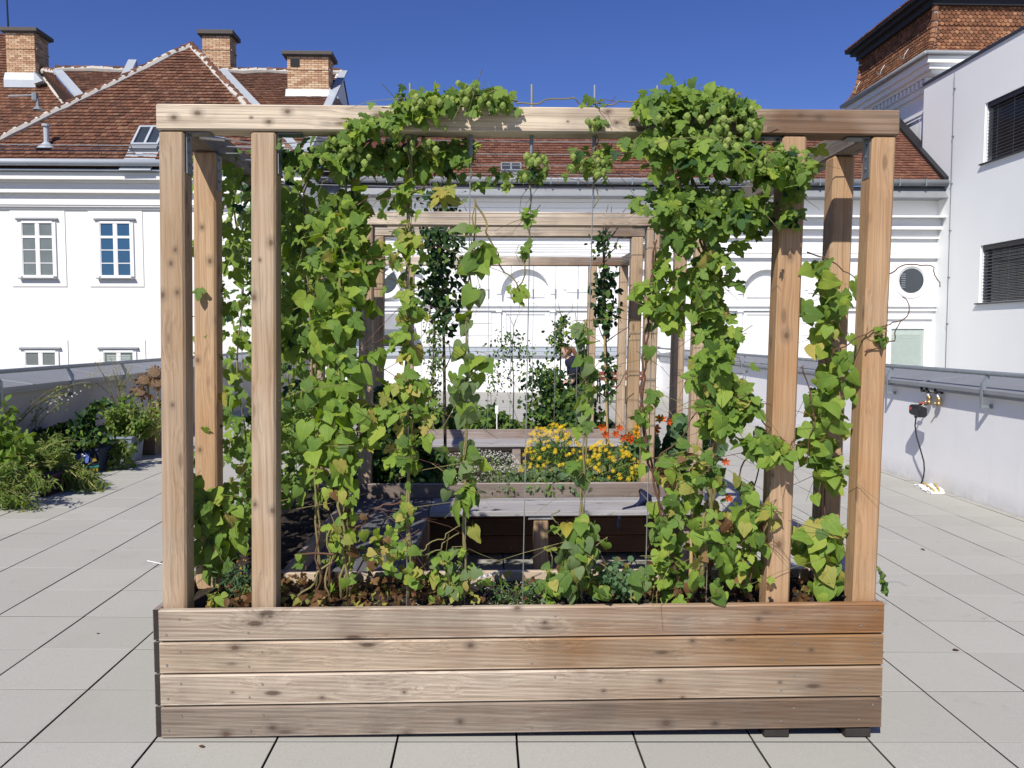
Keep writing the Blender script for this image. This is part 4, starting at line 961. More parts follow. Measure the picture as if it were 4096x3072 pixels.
def lmesh(kind, var, pal, name):
    k = (kind, var, pal)
    if k not in _lmesh:
        V, Fc = geo_of(kind, var); me = bpy.data.meshes.new(name); me.from_pydata(V.tolist(), [], Fc); me.materials.append(leafmat(pal)); 
        me.polygons.foreach_set('use_smooth', [kind != 'cone'] * len(Fc)); me.update(); _lmesh[k] = me
    return _lmesh[k]
def unit(v): return v / (np.linalg.norm(v) + 1e-9)
FRONT = np.array([0, -1., 0])
def orient(rg, spread=.45, sunw=.7, frontw=.55, tipsp=.4):
    N = unit(SUNV * sunw + FRONT * frontw + rg.normal(0, spread, 3))
    T = np.array([0, 0, -1.]) + rg.normal(0, tipsp, 3); T = unit(T - N * np.dot(T, N))
    Y = -T; X = np.cross(Y, N); return np.column_stack([X, Y, N])
def along(pts, t):
    pts = np.array(pts, float); d = np.r_[0, np.cumsum(np.linalg.norm(np.diff(pts[:, :2], axis=0), axis=1))]; q = t * d[-1]
    return np.array([np.interp(q, d, pts[:, k]) for k in range(pts.shape[1])])
def stroke(pts, Y, n, size, kinds, pals, dY=.1, seed=0, spread=.6, tipsp=.55, sunw=.7, frontw=.5, name='leaf'):
    """leaves spread round a stem line; pts = measured outline (x, y, half width) at distance Y"""
    rg = np.random.default_rng(seed + 1000); out = []
    kk, kw = zip(*kinds.items()); pk, pw = zip(*pals.items()); kw = np.array(kw, float) / sum(kw); pw = np.array(pw, float) / sum(pw)
    n0 = n; n = int(n * 1.5) if n > 24 else n
    cen = []
    for i in range(max(1, n // (3 if np.mean([p[2] for p in pts]) < 30 else 6))):
        if len(pts) == 1: x, y, w_ = pts[0]; hx, hy = rg.normal(0, .45, 2)
        else: x, y, w_ = along(pts, rg.random()); hx, hy = np.clip(rg.normal(0, .75), -1.5, 1.5), rg.normal(0, .4)
        cen.append((x + hx * w_, y + hy * w_ * .7, w_, rg.uniform(-1, 1)))
    for i in range(n):
        cx_, cy_, w_, cd_ = cen[rg.integers(len(cen))]
        if rg.random() < .2: cx_, cy_, w_ = (along(pts, rg.random()) if len(pts) > 1 else pts[0]); 
        q_ = min(w_ * .6, 17); x, y = cx_ + rg.normal(0, q_ * .75), cy_ + rg.normal(0, q_ * .85); hx = hy = 0
        Yq = Y[0] + (Y[1] - Y[0]) * rg.random() if isinstance(Y, tuple) else Y
        P = atY((x + hx * w_) * 1.8517, (y + hy * w_ * .7) * 1.8517, Yq + rg.uniform(-dY, dY) * 1.25)
        k = kk[rg.choice(len(kk), p=kw)]
        out.append(dict(kind=k, var=int(rg.integers(NV[k])), pal=pk[rg.choice(len(pk), p=pw)], P=P, M=orient(rg, spread, sunw, frontw, tipsp), s=rg.uniform(size[0] * .44, size[1] * .60), name=name))
    return out
def cones(pts, Y, n, dY=.08, seed=0, size=(.050, .064)):
    o = stroke(pts, Y, n, size, {'cone': 1}, {'cone': 1}, dY, seed + 5, name='hop_cone'); rg = np.random.default_rng(seed)
    for it in o:
        M = Matrix.Rotation(rg.uniform(0, 6.28), 3, 'Y'); T = Matrix.Rotation(rg.uniform(-.3, .3), 3, 'X'); B = Matrix(((1, 0, 0), (0, 0, 1), (0, 1, 0)))
        # cone meshes hang along their -y: map to world -z
        R0 = np.array([[1, 0, 0], [0, 0, -1], [0, 1, 0]], float); it['M'] = np.array(T) @ R0 @ np.array(M)
    return o
def place(parent, items, nmax=300):
    by = {}
    for it in items: by.setdefault(it['name'], []).append(it)
    b = base(parent)
    for nm, its in by.items():
        its.sort(key=lambda q: -q['s'] / max(.5, q['P'][1]))
        for it in its[:nmax]:
            M = np.eye(4); M[:3, :3] = it['M'] * it['s']; M[:3, 3] = it['P']; inst(nm, lmesh(it['kind'], it['var'], it['pal'], nm), parent, M.tolist())
        rest = its[nmax:]
        if rest:
            pals = sorted({q['pal'] for q in rest}); vs, fs, mi, k = [], [], [], 0
            for it in rest:
                V, Fc = geo_of(it['kind'], it['var']); vs.append(V @ (it['M'] * it['s']).T + it['P'] - b); fs += [tuple(q + k for q in f) for f in Fc]; mi += [pals.index(it['pal'])] * len(Fc); k += len(V)
            me = bpy.data.meshes.new(nm); me.from_pydata(np.concatenate(vs).tolist(), [], fs)
            for p in pals: me.materials.append(leafmat(p, True))
            me.polygons.foreach_set('material_index', mi); me.polygons.foreach_set('use_smooth', [True] * len(fs)); me.update()
            o = bpy.data.objects.new(nm, me); COL.objects.link(o)
            if parent: o.parent = parent; ROOT[o] = b
            o['kind'] = 'stuff'
def vine_stem(parent, pts, Y, r=.004, n=1, mat=STEM, wob=.012, seed=0):
    rg = np.random.default_rng(seed)
    for q in range(n):
        mm = MB(); m_ = max(6, len(pts) * 5); P = []
        ph = rg.uniform(0, 6)
        for i in range(m_):
            x, y = along([p[:2] for p in pts], i / (m_ - 1)); Yq = Y[0] + (Y[1] - Y[0]) * i / (m_ - 1) if isinstance(Y, tuple) else Y
            p = atY(x * 1.8517, y * 1.8517, Yq); P.append(p + np.array([wob * math.sin(i * 1.3 + ph), wob * math.cos(i * 1.3 + ph), 0]) + rg.normal(0, wob * .25, 3))
        mm.tube(P, np.linspace(r * 1.15, r * .75, m_), 5); mm.build('stem', mat, parent, smooth=True)
def vine(label, u, v, Y, items, cat='climbing plant', name='climbing_vine', group=None, nmax=300):
    t = thing(name, label, cat, tuple(atY(u * 1.8517, v * 1.8517, Y)), group); place(t, items, nmax)
    rg = np.random.default_rng(int(u)); lv = [q for q in items if q['name'] == 'leaf']; mm = MB()
    for k in rg.choice(len(lv), min(len(lv) // 5, 45), replace=False):
        p = lv[k]['P']
        if p[2] < .72: continue
        d = np.array([rg.normal(0, .09), rg.normal(0, .04), -abs(rg.normal(0, .06)) + (.05 if rg.random() < .2 else 0)]); e = p + d; mm.tube([p - d * .6, p + rg.normal(0, .012, 3), e, e + d * .5 + (rg.normal(0, .03), 0, -.03)], [.0018, .0016, .0013, .0008], 3, False)
    if len(lv) >= 20: mm.build('shoots', STEM if rg.random() < .6 else STEMR, t, kind='stuff')
    return t
HOP = {'hop': .6, 'hop5': .4}; HOPG = {'green': .72, 'lime': .2, 'dark': .08}; HRT = {'heart': 1}
MIX = {'hop': .4, 'hop5': .15, 'heart': .45}
# -- left curtain: three hop plants on the side wires
def curtain(y0, y1, seed, n):
    rg = np.random.default_rng(seed); out = []
    for i in range(n):
        Y = rg.uniform(y0, y1); zz = rg.random(); z = 2.62 - 2.0 * zz ** (1.25) if rg.random() < .8 else rg.uniform(.6, 1.3)
        c = round((Y - 4.0) / .42) * .42 + 4.0
        if z < 2.0: Y = c + rg.normal(0, .09)
        k = 'hop' if rg.random() < .55 else 'hop5' if rg.random() < .6 else 'heart'
        pal = rg.choice(['green', 'lime', 'dark', 'yellow'], p=[.62, .24, .09, .05])
        out.append(dict(kind=k, var=int(rg.integers(NV[k])), pal=str(pal), P=np.array([-1.30 + rg.normal(0, .07), Y, z]), M=orient(rg, .55, .6, .6), s=rg.uniform(.04, .075), name='leaf'))
    for i in range(int(n * .2)):
        z = rg.uniform(2.0, 2.6); M = np.array([[1, 0, 0], [0, 0, -1], [0, 1, 0]], float)
        out.append(dict(kind='cone', var=0, pal='cone', P=np.array([-1.28 + rg.normal(0, .08), rg.uniform(y0, y1), z]), M=M, s=rg.uniform(.032, .045), name='hop_cone'))
    return out
for (y0, y1, sd, n, lab) in ((3.98, 4.72, 11, 420, 'hop vine on the side wires just behind the outer left post'),
                             (4.72, 5.5, 12, 520, 'hop vine in the middle of the green curtain on the left side'),
                             (5.5, 6.35, 13, 520, 'hop vine at the far end of the left side curtain beside the rear bench corner')):
    t = thing('climbing_vine', lab, 'climbing plant', (-1.3, (y0 + y1) / 2, .5)); place(t, curtain(y0, y1, sd, n))
    for y in np.arange(y0 + .05, y1, .42):
        mm = MB(); mm.tube([(-1.32 + .02 * math.sin(z * 7), y + .02 * math.cos(z * 7), z) for z in np.linspace(.5, 2.6, 24)], .005, 5); mm.build('stem', STEM, t, smooth=True)
# -- hop over the left half of the front beam
it = stroke([(740, 290, 20), (800, 268, 24), (880, 240, 26), (960, 212, 26), (1040, 212, 24), (1105, 222, 16)], 3.42, 200, (.055, .10), HOP, {'green': .7, 'lime': .3}, .08, 21)
it += stroke([(640, 340, 34), (720, 345, 45), (800, 340, 42), (880, 345, 36), (960, 335, 30), (1015, 312, 26)], 3.6, 300, (.06, .115), HOP, HOPG, .12, 22)
it += stroke([(630, 400, 40), (640, 520, 44), (632, 640, 32), (628, 760, 26)], 3.8, 220, (.06, .11), MIX, HOPG, .2, 23)
it += stroke([(770, 420, 55), (740, 520, 58), (765, 600, 45)], 3.62, 190, (.07, .125), MIX, {'green': .6, 'lime': .35, 'yellow': .05}, .13, 24)
it += stroke([(880, 205, 14)], 3.48, 9, (.06, .09), HOP, HOPG, .03, 25) + stroke([(962, 408, 14)], 3.5, 4, (.11, .15), HOP, {'yellow': .6, 'lime': .4}, .02, 26) + stroke([(1060, 395, 26), (1015, 380, 20)], 3.55, 22, (.05, .09), HOP, HOPG, .05, 27)
it += cones([(880, 235, 16), (940, 205, 20), (1000, 195, 18), (1060, 215, 20), (1110, 225, 12)], 3.40, 80, .07, 28) + cones([(660, 340, 30), (740, 330, 40), (840, 310, 40), (930, 280, 25)], 3.5, 60, .1, 29)
t = vine('leafy hop vine with pale cones sprawling over the left half of the front beam', 740, 1300, 3.6, it, name='hop_vine', nmax=300)
vine_stem(t, [(745, 1290), (735, 900), (745, 560), (760, 330), (880, 245), (1000, 205), (1110, 222)], 3.55, .006, 2, wob=.02)
vine_stem(t, [(690, 1280), (680, 800), (650, 420), (700, 330)], 3.65, .005, 2, seed=3); vine_stem(t, [(1015, 395), (1015, 300)], 3.5, .003, 1, seed=4)
# -- lime heart leaves, front left
it = stroke([(745, 560, 42), (735, 660, 55), (738, 760, 58), (728, 860, 58), (735, 950, 52), (745, 1010, 42)], 3.58, 250, (.075, .15), {'heart': .85, 'hop': .15}, {'lime': .62, 'green': .33, 'yellow': .05}, .11, 31)
it += stroke([(740, 1050, 60), (765, 1150, 62), (745, 1240, 75)], 3.6, 85, (.06, .10), {'heart': .9, 'hop5': .1}, {'lime': .45, 'green': .35, 'yellow': .1, 'brown': .1}, .13, 32)
t = vine('lime green heart leaved vine hanging thickly right of the second post', 740, 1300, 3.58, it)
for k, ps in enumerate(([(745, 1290), (755, 1100), (735, 900), (745, 600)], [(700, 1285), (740, 1160), (830, 1090), (890, 1080)], [(650, 1290), (720, 1200), (800, 1150), (840, 1180)], [(690, 1300), (685, 1130)], [(705, 1300), (712, 1140)], [(640, 1200), (760, 1190), (900, 1195)])):
    vine_stem(t, ps, 3.56, .005, 1, STEMR if k % 2 else STEM, .012, 40 + k)
it = stroke([(455, 1060, 30), (470, 1150, 36), (490, 1210, 34)], 3.72, 125, (.08, .14), {'heart': 1}, {'green': .45, 'lime': .5, 'yellow': .05}, .1, 33) + stroke([(500, 1280, 50)], 3.5, 7, (.07, .1), HRT, {'lime': 1}, .03, 34)
it += stroke([(430, 1050, 16), (440, 1180, 14)], 3.62, 16, (.06, .1), HRT, {'green': 1}, .05, 35)
vine('low heart leaved vine filling the gap between the two left posts', 480, 1300, 3.7, it)
it = stroke([(510, 1250, 42)], 3.62, 260, (.035, .06), {'blade': 1}, {'dark': .4, 'blue': .6}, .08, 36, spread=.9, tipsp=1.2) + stroke([(500, 1232, 38)], 3.58, 14, (.02, .028), {'star': 1}, {'fgold': 1}, .06, 37, name='flower')
vine('small ferny marigold with tiny orange flowers between the two left posts', 510, 1295, 3.62, it, 'plant', 'marigold_plant')
# -- wires from left to right
it = stroke([(880, 400, 28), (878, 540, 26), (882, 640, 28), (872, 740, 26), (884, 840, 30), (885, 930, 34), (880, 1010, 24)], 3.49, 125, (.065, .125), {'hop': .5, 'hop5': .2, 'heart': .3}, {'lime': .52, 'green': .27, 'yellow': .21}, .05, 51)
it += stroke([(878, 1060, 14), (878, 1180, 20), (885, 1265, 40)], 3.49, 42, (.05, .09), HRT, {'green': .6, 'lime': .2, 'yellow': .2}, .06, 52)
t = vine('yellowing mixed vine on the first clear wire, wide leaves and bare lower stem', 880, 1300, 3.49, it)
vine_stem(t, [(886, 1290), (884, 1180), (878, 1000), (880, 700), (884, 420), (886, 290)], 3.49, .006, 2, wob=.01); vine_stem(t, [(878, 1190), (930, 1200), (990, 1150)], 3.46, .003)
it = stroke([(1022, 470, 18), (1020, 560, 18), (1012, 650, 20), (1000, 760, 20), (1000, 880, 22), (1004, 1000, 24), (1008, 1110, 22)], 3.46, 60, (.10, .155), HRT, {'pale': .5, 'green': .3, 'lime': .2}, .03, 53, .75)
it += stroke([(1018, 1140, 8)], 3.44, 1, (.13, .14), HRT, {'yellow': 1}, .01, 54, .3)
it += stroke([(950, 1190, 26), (985, 1240, 40), (960, 1280, 40)], 3.48, 62, (.055, .095), {'heart': .8, 'oval': .2}, {'green': .5, 'pale': .2, 'yellow': .15, 'lime': .15}, .08, 55)
t = vine('sparse vine of big greyish heart leaves twisting up the wire with one yellow leaf', 1004, 1300, 3.46, it)
vine_stem(t, [(1004, 1290), (1003, 1100), (1006, 900), (1012, 650), (1024, 470), (1030, 440)], 3.47, .004, 2, wob=.008); vine_stem(t, [(1030, 430), (1075, 560), (1120, 625)], 3.45, .004); vine_stem(t, [(885, 1200), (960, 1160), (1000, 1130)], 3.46, .003)
it = stroke([(1150, 335, 16), (1146, 395, 15)], 3.49, 30, (.05, .085), HOP, HOPG, .05, 56) + stroke([(1142, 462, 16)], 3.49, 9, (.06, .09), HOP, HOPG, .03, 57) + stroke([(1135, 552, 18)], 3.48, 7, (.06, .1), HOP, {'green': 1}, .03, 58) + stroke([(1117, 628, 18)], 3.46, 8, (.08, .11), HOP, {'lime': 1}, .03, 59)
it += cones([(1150, 330, 14), (1150, 370, 12)], 3.46, 22, .04, 60)
t = vine('thin hop shoot with scattered leaf tufts on the bare middle wire', 1136, 660, 3.48, it, name='hop_vine'); vine_stem(t, [(1120, 640), (1134, 560), (1143, 460), (1148, 330)], 3.48, .003)
it = stroke([(1262, 690, 10), (1264, 800, 12), (1268, 900, 20), (1262, 960, 18), (1258, 1060, 16)], 3.48, 40, (.06, .12), {'heart': .6, 'hop': .4}, {'green': .5, 'pale': .35, 'lime': .15}, .04, 61, .65)
it += stroke([(1255, 1130, 22), (1250, 1200, 44), (1250, 1270, 50)], 3.46, 100, (.065, .12), HRT, {'green': .55, 'pale': .2, 'yellow': .17, 'lime': .08}, .09, 62)
t = vine('heart leaved vine with a bushy yellowing base on the wire right of the middle', 1257, 1300, 3.48, it); vine_stem(t, [(1250, 1290), (1258, 1060), (1268, 880), (1264, 690)], 3.48, .0045, 2, wob=.008); vine_stem(t, [(1240, 1220), (1205, 1140), (1192, 1110), (1210, 1100)], 3.46, .003)
it = stroke([(1290, 262, 10)], 3.42, 6, (.06, .09), HOP, HOPG, .02, 63) + stroke([(1255, 340, 26), (1290, 360, 30), (1310, 330, 20)], 3.48, 34, (.05, .09), HOP, HOPG, .07, 64) + cones([(1285, 262, 10)], 3.41, 14, .02, 65) + cones([(1245, 345, 22), (1315, 360, 12)], 3.46, 26, .05, 66) + stroke([(1235, 222, 10), (1300, 222, 12)], 3.47, 12, (.04, .07), HOP, HOPG, .02, 67)
t = vine('short hop sprays with cones hanging under the beam between the two hop masses', 1288, 300, 3.45, it, name='hop_vine'); vine_stem(t, [(1120, 225), (1200, 215), (1240, 210), (1285, 245), (1290, 380), (1286, 450)], 3.46, .003); vine_stem(t, [(1290, 225), (1380, 218)], 3.48, .003); vine_stem(t, [(1310, 350), (1390, 320)], 3.48, .0035)
it = stroke([(1418, 560, 14), (1414, 600, 16), (1402, 720, 8), (1392, 800, 7), (1398, 900, 12), (1392, 1000, 12)], 3.48, 26, (.07, .115), {'heart': .8, 'hop': .2}, {'green': .5, 'lime': .5}, .03, 68)
it += stroke([(1470, 960, 35), (1450, 1060, 46), (1440, 1160, 56), (1410, 1230, 48), (1480, 1260, 60)], 3.5, 135, (.065, .115), {'heart': .85, 'hop': .15}, {'green': .46, 'lime': .3, 'pale': .1, 'yellow': .07, 'brown': .07}, .12, 69)
t = vine('heart leaved vine spreading from its bushy foot left of the right hop column', 1395, 1300, 3.48, it); vine_stem(t, [(1470, 1290), (1440, 1150), (1405, 1000), (1385, 900), (1390, 800), (1400, 680), (1416, 520)], 3.48, .005, 2, STEMR, .008); vine_stem(t, [(1420, 1000), (1560, 830), (1640, 900)], 3.46, .003, 1, STEMR)
it = stroke([(1330, 1255, 34)], 3.56, 170, (.03, .05), {'round': .6, 'hop5': .4}, {'blue': 1}, .1, 70, .6); vine('low bluish columbine clump at the planter rim right of the middle', 1330, 1290, 3.56, it, 'plant', 'columbine_plant')
it = stroke([(1075, 1285, 45), (1180, 1285, 30)], 3.56, 230, (.03, .06), {'blade': .7, 'oval': .3}, {'dark': .3, 'green': .5, 'blue': .2}, .1, 71, .9, 1.2); vine('low dark green herbs in the gravelly middle of the front planter', 1080, 1295, 3.56, it, 'plant', 'herb_plant')
# -- right hop mass
it = stroke([(1395, 235, 22), (1450, 222, 24), (1520, 215, 26), (1590, 235, 22)], 3.43, 230, (.055, .11), {'hop': .5, 'hop5': .3, 'heart': .2}, {'green': .75, 'lime': .25}, .09, 81)
it += stroke([(1425, 300, 45), (1480, 325, 66), (1560, 330, 66), (1640, 345, 50), (1715, 365, 26)], 3.43, 440, (.06, .12), HOP, {'green': .74, 'lime': .16, 'dark': .1}, .15, 82)
it += stroke([(1440, 420, 55), (1500, 480, 66), (1560, 470, 76), (1640, 450, 46)], 3.46, 380, (.065, .12), HOP, {'green': .7, 'lime': .22, 'dark': .08}, .15, 83)
it += stroke([(1420, 560, 24), (1430, 690, 34), (1440, 660, 30)], 3.47, 34, (.09, .13), {'hop': .6, 'heart': .4}, {'lime': .6, 'green': .4}, .05, 84)
it += stroke([(1690, 350, 26), (1725, 390, 20), (1700, 490, 12)], 3.40, 50, (.045, .08), HOP, HOPG, .03, 85) + stroke([(1600, 210, 10), (1640, 290, 10)], 3.40, 10, (.06, .11), {'heart': .7, 'hop': .3}, {'green': 1}, .02, 86)
it += cones([(1420, 250, 26), (1480, 265, 36), (1560, 265, 40), (1590, 230, 20), (1550, 330, 50), (1620, 350, 46), (1700, 365, 28)], 3.36, 120, .09, 87, (.050, .068)) + cones([(1430, 350, 40), (1500, 420, 50), (1600, 400, 45)], 3.38, 50, .08, 88)
t = vine('dense dark hop crown loaded with cones over the right half of the front beam', 1530, 400, 3.45, it, name='hop_vine')
vine_stem(t, [(1530, 900), (1530, 600), (1500, 400), (1480, 260), (1590, 215), (1600, 200)], 3.45, .006, 2); vine_stem(t, [(1460, 270), (1560, 330), (1700, 330), (1760, 380)], 3.36, .0035); vine_stem(t, [(1560, 210), (1590, 200), (1640, 250), (1650, 330)], 3.40, .003)
it = stroke([(1535, 540, 48), (1520, 620, 42), (1535, 700, 40), (1560, 760, 36), (1555, 850, 34), (1565, 920, 30)], 3.47, 210, (.085, .15), {'hop': .5, 'hop5': .3, 'heart': .2}, {'green': .55, 'lime': .38, 'yellow': .07}, .1, 91)
it += stroke([(1520, 980, 44), (1515, 1060, 40), (1530, 1150, 36), (1540, 1230, 46)], 3.48, 70, (.07, .125), {'heart': .6, 'hop': .4}, {'green': .5, 'lime': .3, 'yellow': .12, 'brown': .08}, .1, 92)
t = vine('thick column of broad hop leaves falling below the right hop crown', 1530, 1300, 3.48, it, name='hop_vine'); vine_stem(t, [(1500, 1290), (1525, 1150), (1535, 1000), (1555, 850), (1530, 600)], 3.48, .008, 4, STEM, .02); vine_stem(t, [(1490, 1295), (1495, 1080)], 3.5, .009, 1, BAMBOO, .002)
# -- right heart vine between the posts
it = stroke([(1775, 570, 24), (1790, 640, 40), (1800, 720, 42), (1795, 800, 36), (1785, 880, 34), (1775, 960, 40), (1785, 1040, 34)], 3.62, 185, (.075, .135), HRT, {'green': .5, 'lime': .44, 'yellow': .06}, .12, 95)
it += stroke([(1775, 1130, 36), (1775, 1230, 36), (1780, 1275, 34)], 3.55, 56, (.09, .17), HRT, {'lime': .6, 'green': .2, 'yellow': .2}, .08, 96) + stroke([(1765, 1150, 40)], 3.75, 60, (.06, .1), {'oval': 1}, {'dark': 1}, .06, 97)
it += stroke([(1920, 690, 16), (1870, 745, 14)], 3.44, 8, (.06, .1), HRT, {'green': 1}, .02, 98)
t = vine('bright heart leaved vine climbing between the two right posts', 1780, 1300, 3.6, it)
for ps, Yq in (([(1790, 1290), (1780, 1000), (1800, 750), (1785, 560), (1745, 545)], 3.62), ([(1800, 760), (1870, 720), (1950, 690), (1970, 670), (1950, 640)], 3.44), ([(1870, 760), (1930, 735), (1945, 690)], 3.44), ([(1745, 545), (1790, 560), (1845, 600)], 3.6), ([(1900, 600), (1960, 570), (2015, 575), (2030, 620)], 3.7), ([(1735, 790), (1760, 900), (1740, 1000)], 3.5)): vine_stem(t, ps, Yq, .003, 1, STEMR, .006)
it = stroke([(1630, 960, 34), (1690, 970, 36)], 3.40, 46, (.07, .115), {'heart': .85, 'hop': .15}, {'green': .6, 'lime': .4}, .05, 101) + stroke([(1615, 1060, 40), (1625, 1150, 40), (1590, 1230, 44), (1625, 1250, 36)], 3.5, 92, (.06, .125), {'heart': .75, 'hop': .25}, {'lime': .45, 'green': .35, 'yellow': .12, 'brown': .08}, .12, 102) + stroke([(1580, 900, 22), (1620, 870, 26)], 3.5, 14, (.08, .12), HRT, {'green': 1}, .05, 103)
t = vine('straggling heart leaved vine wrapped round the third post at half height', 1625, 1300, 3.5, it)
for ps in ([(1620, 1290), (1625, 1100), (1640, 980), (1720, 950)], [(1560, 830), (1640, 900), (1700, 960), (1740, 960)], [(1640, 920), (1590, 1050), (1660, 1110)]): vine_stem(t, ps, 3.46, .0035, 1, STEMR, .01)
it = stroke([(1902, 1228, 3), (1914, 1282, 4)], 3.92, 34, (.025, .042), {'heart': 1}, {'green': .6, 'dark': .4}, .02, 105); t = vine('small ivy shoot trailing over the right end of the front planter', 1900, 1225, 3.9, it, 'plant', 'ivy_shoot'); vine_stem(t, [(1898, 1222), (1908, 1250), (1914, 1285)], 3.92, .002)
# dry litter and stalks in the front planter
it = []
rg = np.random.default_rng(5)
for i in range(900):
    x = rg.choice([rg.uniform(-1.2, -.2), rg.uniform(.55, 1.5), rg.uniform(-.3, .6)], p=[.6, .32, .08]); k = rg.choice(['oval', 'heart', 'hop'])
    it.append(dict(kind=str(k), var=int(rg.integers(4)), pal='brown' if rg.random() < .8 else 'yellow', P=np.array([x, rg.uniform(3.45, 3.88), .52 + abs(rg.normal(0, .035))]), M=orient(rg, 1.0, .6, .1, 1.5), s=rg.uniform(.018, .045), name='dry_leaf_litter'))
b = bpy.data.objects.new('leaf_litter', None)
place(pa, it, 0)
bpy.data.objects.remove(b)
# ------------------------------------------------------------------ plants in the middle and far planters
def mound(cx, cy, z0, rx, ry, rz, n, kinds, pals, size, seed, spread=.8, shell=.35, name='leaf', upper=False):
    rg = np.random.default_rng(seed); kk, kw = zip(*kinds.items()); pk, pw = zip(*pals.items()); kw = np.array(kw, float)/sum(kw); pw = np.array(pw, float)/sum(pw); out = []
    while len(out) < n:
        d = unit(rg.normal(0, 1, 3)); d[2] = abs(d[2])
        if upper and (d[2] < .12 or d[1] > .5): continue
        r = 1 - shell * rg.random() ** 1.5; r *= 1 + .10 * math.sin(d[0] * 6 + seed) * math.cos(d[1] * 5 + d[2] * 4)
        P = np.array([cx + d[0]*rx*r, cy + d[1]*ry*r, z0 + d[2]*rz*r]); k = kk[rg.choice(len(kk), p=kw)]
        M = orient(rg, spread, .6, .5, 1.0)
        if upper:
            N = unit(d * .5 + SUNV * .6 + FRONT * .3 + rg.normal(0, .25, 3)); T = unit(np.cross(N, rg.normal(0, 1, 3))); M = np.column_stack([np.cross(-T, N), -T, N])
        out.append(dict(kind=k, var=int(rg.integers(NV[k])), pal=pk[rg.choice(len(pk), p=pw)], P=P, M=M, s=rg.uniform(*size), name=name))
    return out
S = .52
t = thing('flowering_bush', 'rounded coreopsis mound covered in yellow star flowers in the middle planter', 'plant', (.75, 6.75, S))
it = mound(.56, 6.72, S, .27, .3, .42, 1500, {'blade': 1}, {'dark': .35, 'green': .65}, (.03, .06), 201, 1.0, .5) + mound(1.0, 6.62, S, .25, .25, .30, 1000, {'blade': 1}, {'dark': .35, 'green': .65}, (.03, .06), 202, 1.0, .5)
it += mound(.56, 6.72, S, .28, .31, .44, 150, {'star': 1}, {'fyellow': 1}, (.038, .052), 203, shell=.06, name='flower', upper=True) + mound(1.0, 6.62, S, .26, .26, .32, 110, {'star': 1}, {'fyellow': 1}, (.038, .052), 204, shell=.06, name='flower', upper=True)
place(t, it)
t = thing('nasturtium_plant', 'nasturtium with round bluish leaves and orange red flowers behind the rear posts', 'plant', (1.5, 6.9, S))
it = mound(1.32, 6.9, S, .22, .2, .40, 110, {'round': 1}, {'blue': 1}, (.06, .11), 205, .5, .6) + mound(1.72, 6.85, S, .28, .25, .52, 200, {'round': 1}, {'blue': .7, 'green': .1, 'dark': .2}, (.06, .12), 206, .5, .6)
it += stroke([(1545, 940, 18), (1550, 1020, 18), (1560, 1075, 14)], 6.2, 34, (.07, .11), {'round': 1}, {'blue': 1}, .08, 207, .5)
rg = np.random.default_rng(9)
for x, y, p in ((815, 212, 'fred'), (955, 220, 'fred'), (925, 270, 'fred'), (990, 303, 'fred'), (1040, 285, 'fred'), (1045, 318, 'fred'), (1105, 322, 'fred'), (1090, 250, 'fgold'), (1095, 275, 'fgold'), (1105, 205, 'fgold'), (1295, 145, 'fred'), (1250, 220, 'fred'), (1245, 255, 'fred'), (1350, 170, 'fred'), (1830, 785, 'fred'), (1805, 490, 'fred'), (845, 275, 'fred'), (1275, 150, 'fgold')):
    for q in range(2):
        P = atY(2000 + .497 * x + q * 6, 1600 + .497 * y + q * 5, (6.62 if x < 1700 else 6.12) - .02 * q); N = unit(FRONT + SUNV * .4 + rg.normal(0, .3, 3)); T = unit(np.cross(N, rg.normal(0, 1, 3)))
        it.append(dict(kind='bell', var=q, pal=p, P=P, M=np.column_stack([np.cross(-T, N), -T, N]), s=rg.uniform(.06, .085), name='flower'))
place(t, it)
t = thing('ground_cover', 'low carpet of tiny white alyssum flowers and grey leaves in the middle planter', 'plant', (.0, 6.7, S))
it = mound(-.08, 6.7, S - .05, .42, .36, .26, 1500, {'blade': .6, 'oval': .4}, {'grey': .75, 'green': .25}, (.018, .035), 208, 1.0, .5) + mound(-.05, 6.72, S - .05, .42, .36, .28, 900, {'dot': 1}, {'fwhite': 1}, (.009, .016), 209, shell=.12, name='flower', upper=True)
it += mound(.55, 6.4, S - .05, .5, .12, .2, 500, {'oval': .5, 'hop5': .5}, {'grey': .4, 'blue': .4, 'green': .2}, (.03, .06), 210, .8, .5) + mound(.15, 6.38, S - .05, .2, .1, .13, 260, {'oval': 1}, {'grey': 1}, (.02, .035), 211, .9, .5)
place(t, it, 0)
t = thing('shady_bush', 'dark leafy bush in shade at the left end of the middle planter', 'plant', (-.75, 6.75, S))
place(t, mound(-.78, 6.72, S, .34, .34, .78, 560, {'oval': .6, 'hop5': .4}, {'dark': .8, 'green': .2}, (.07, .13), 212, .8, .6) + mound(-.42, 6.5, S, .22, .15, .30, 180, {'hop5': .5, 'oval': .5}, {'dark': .6, 'green': .4}, (.06, .10), 213, .8, .6))
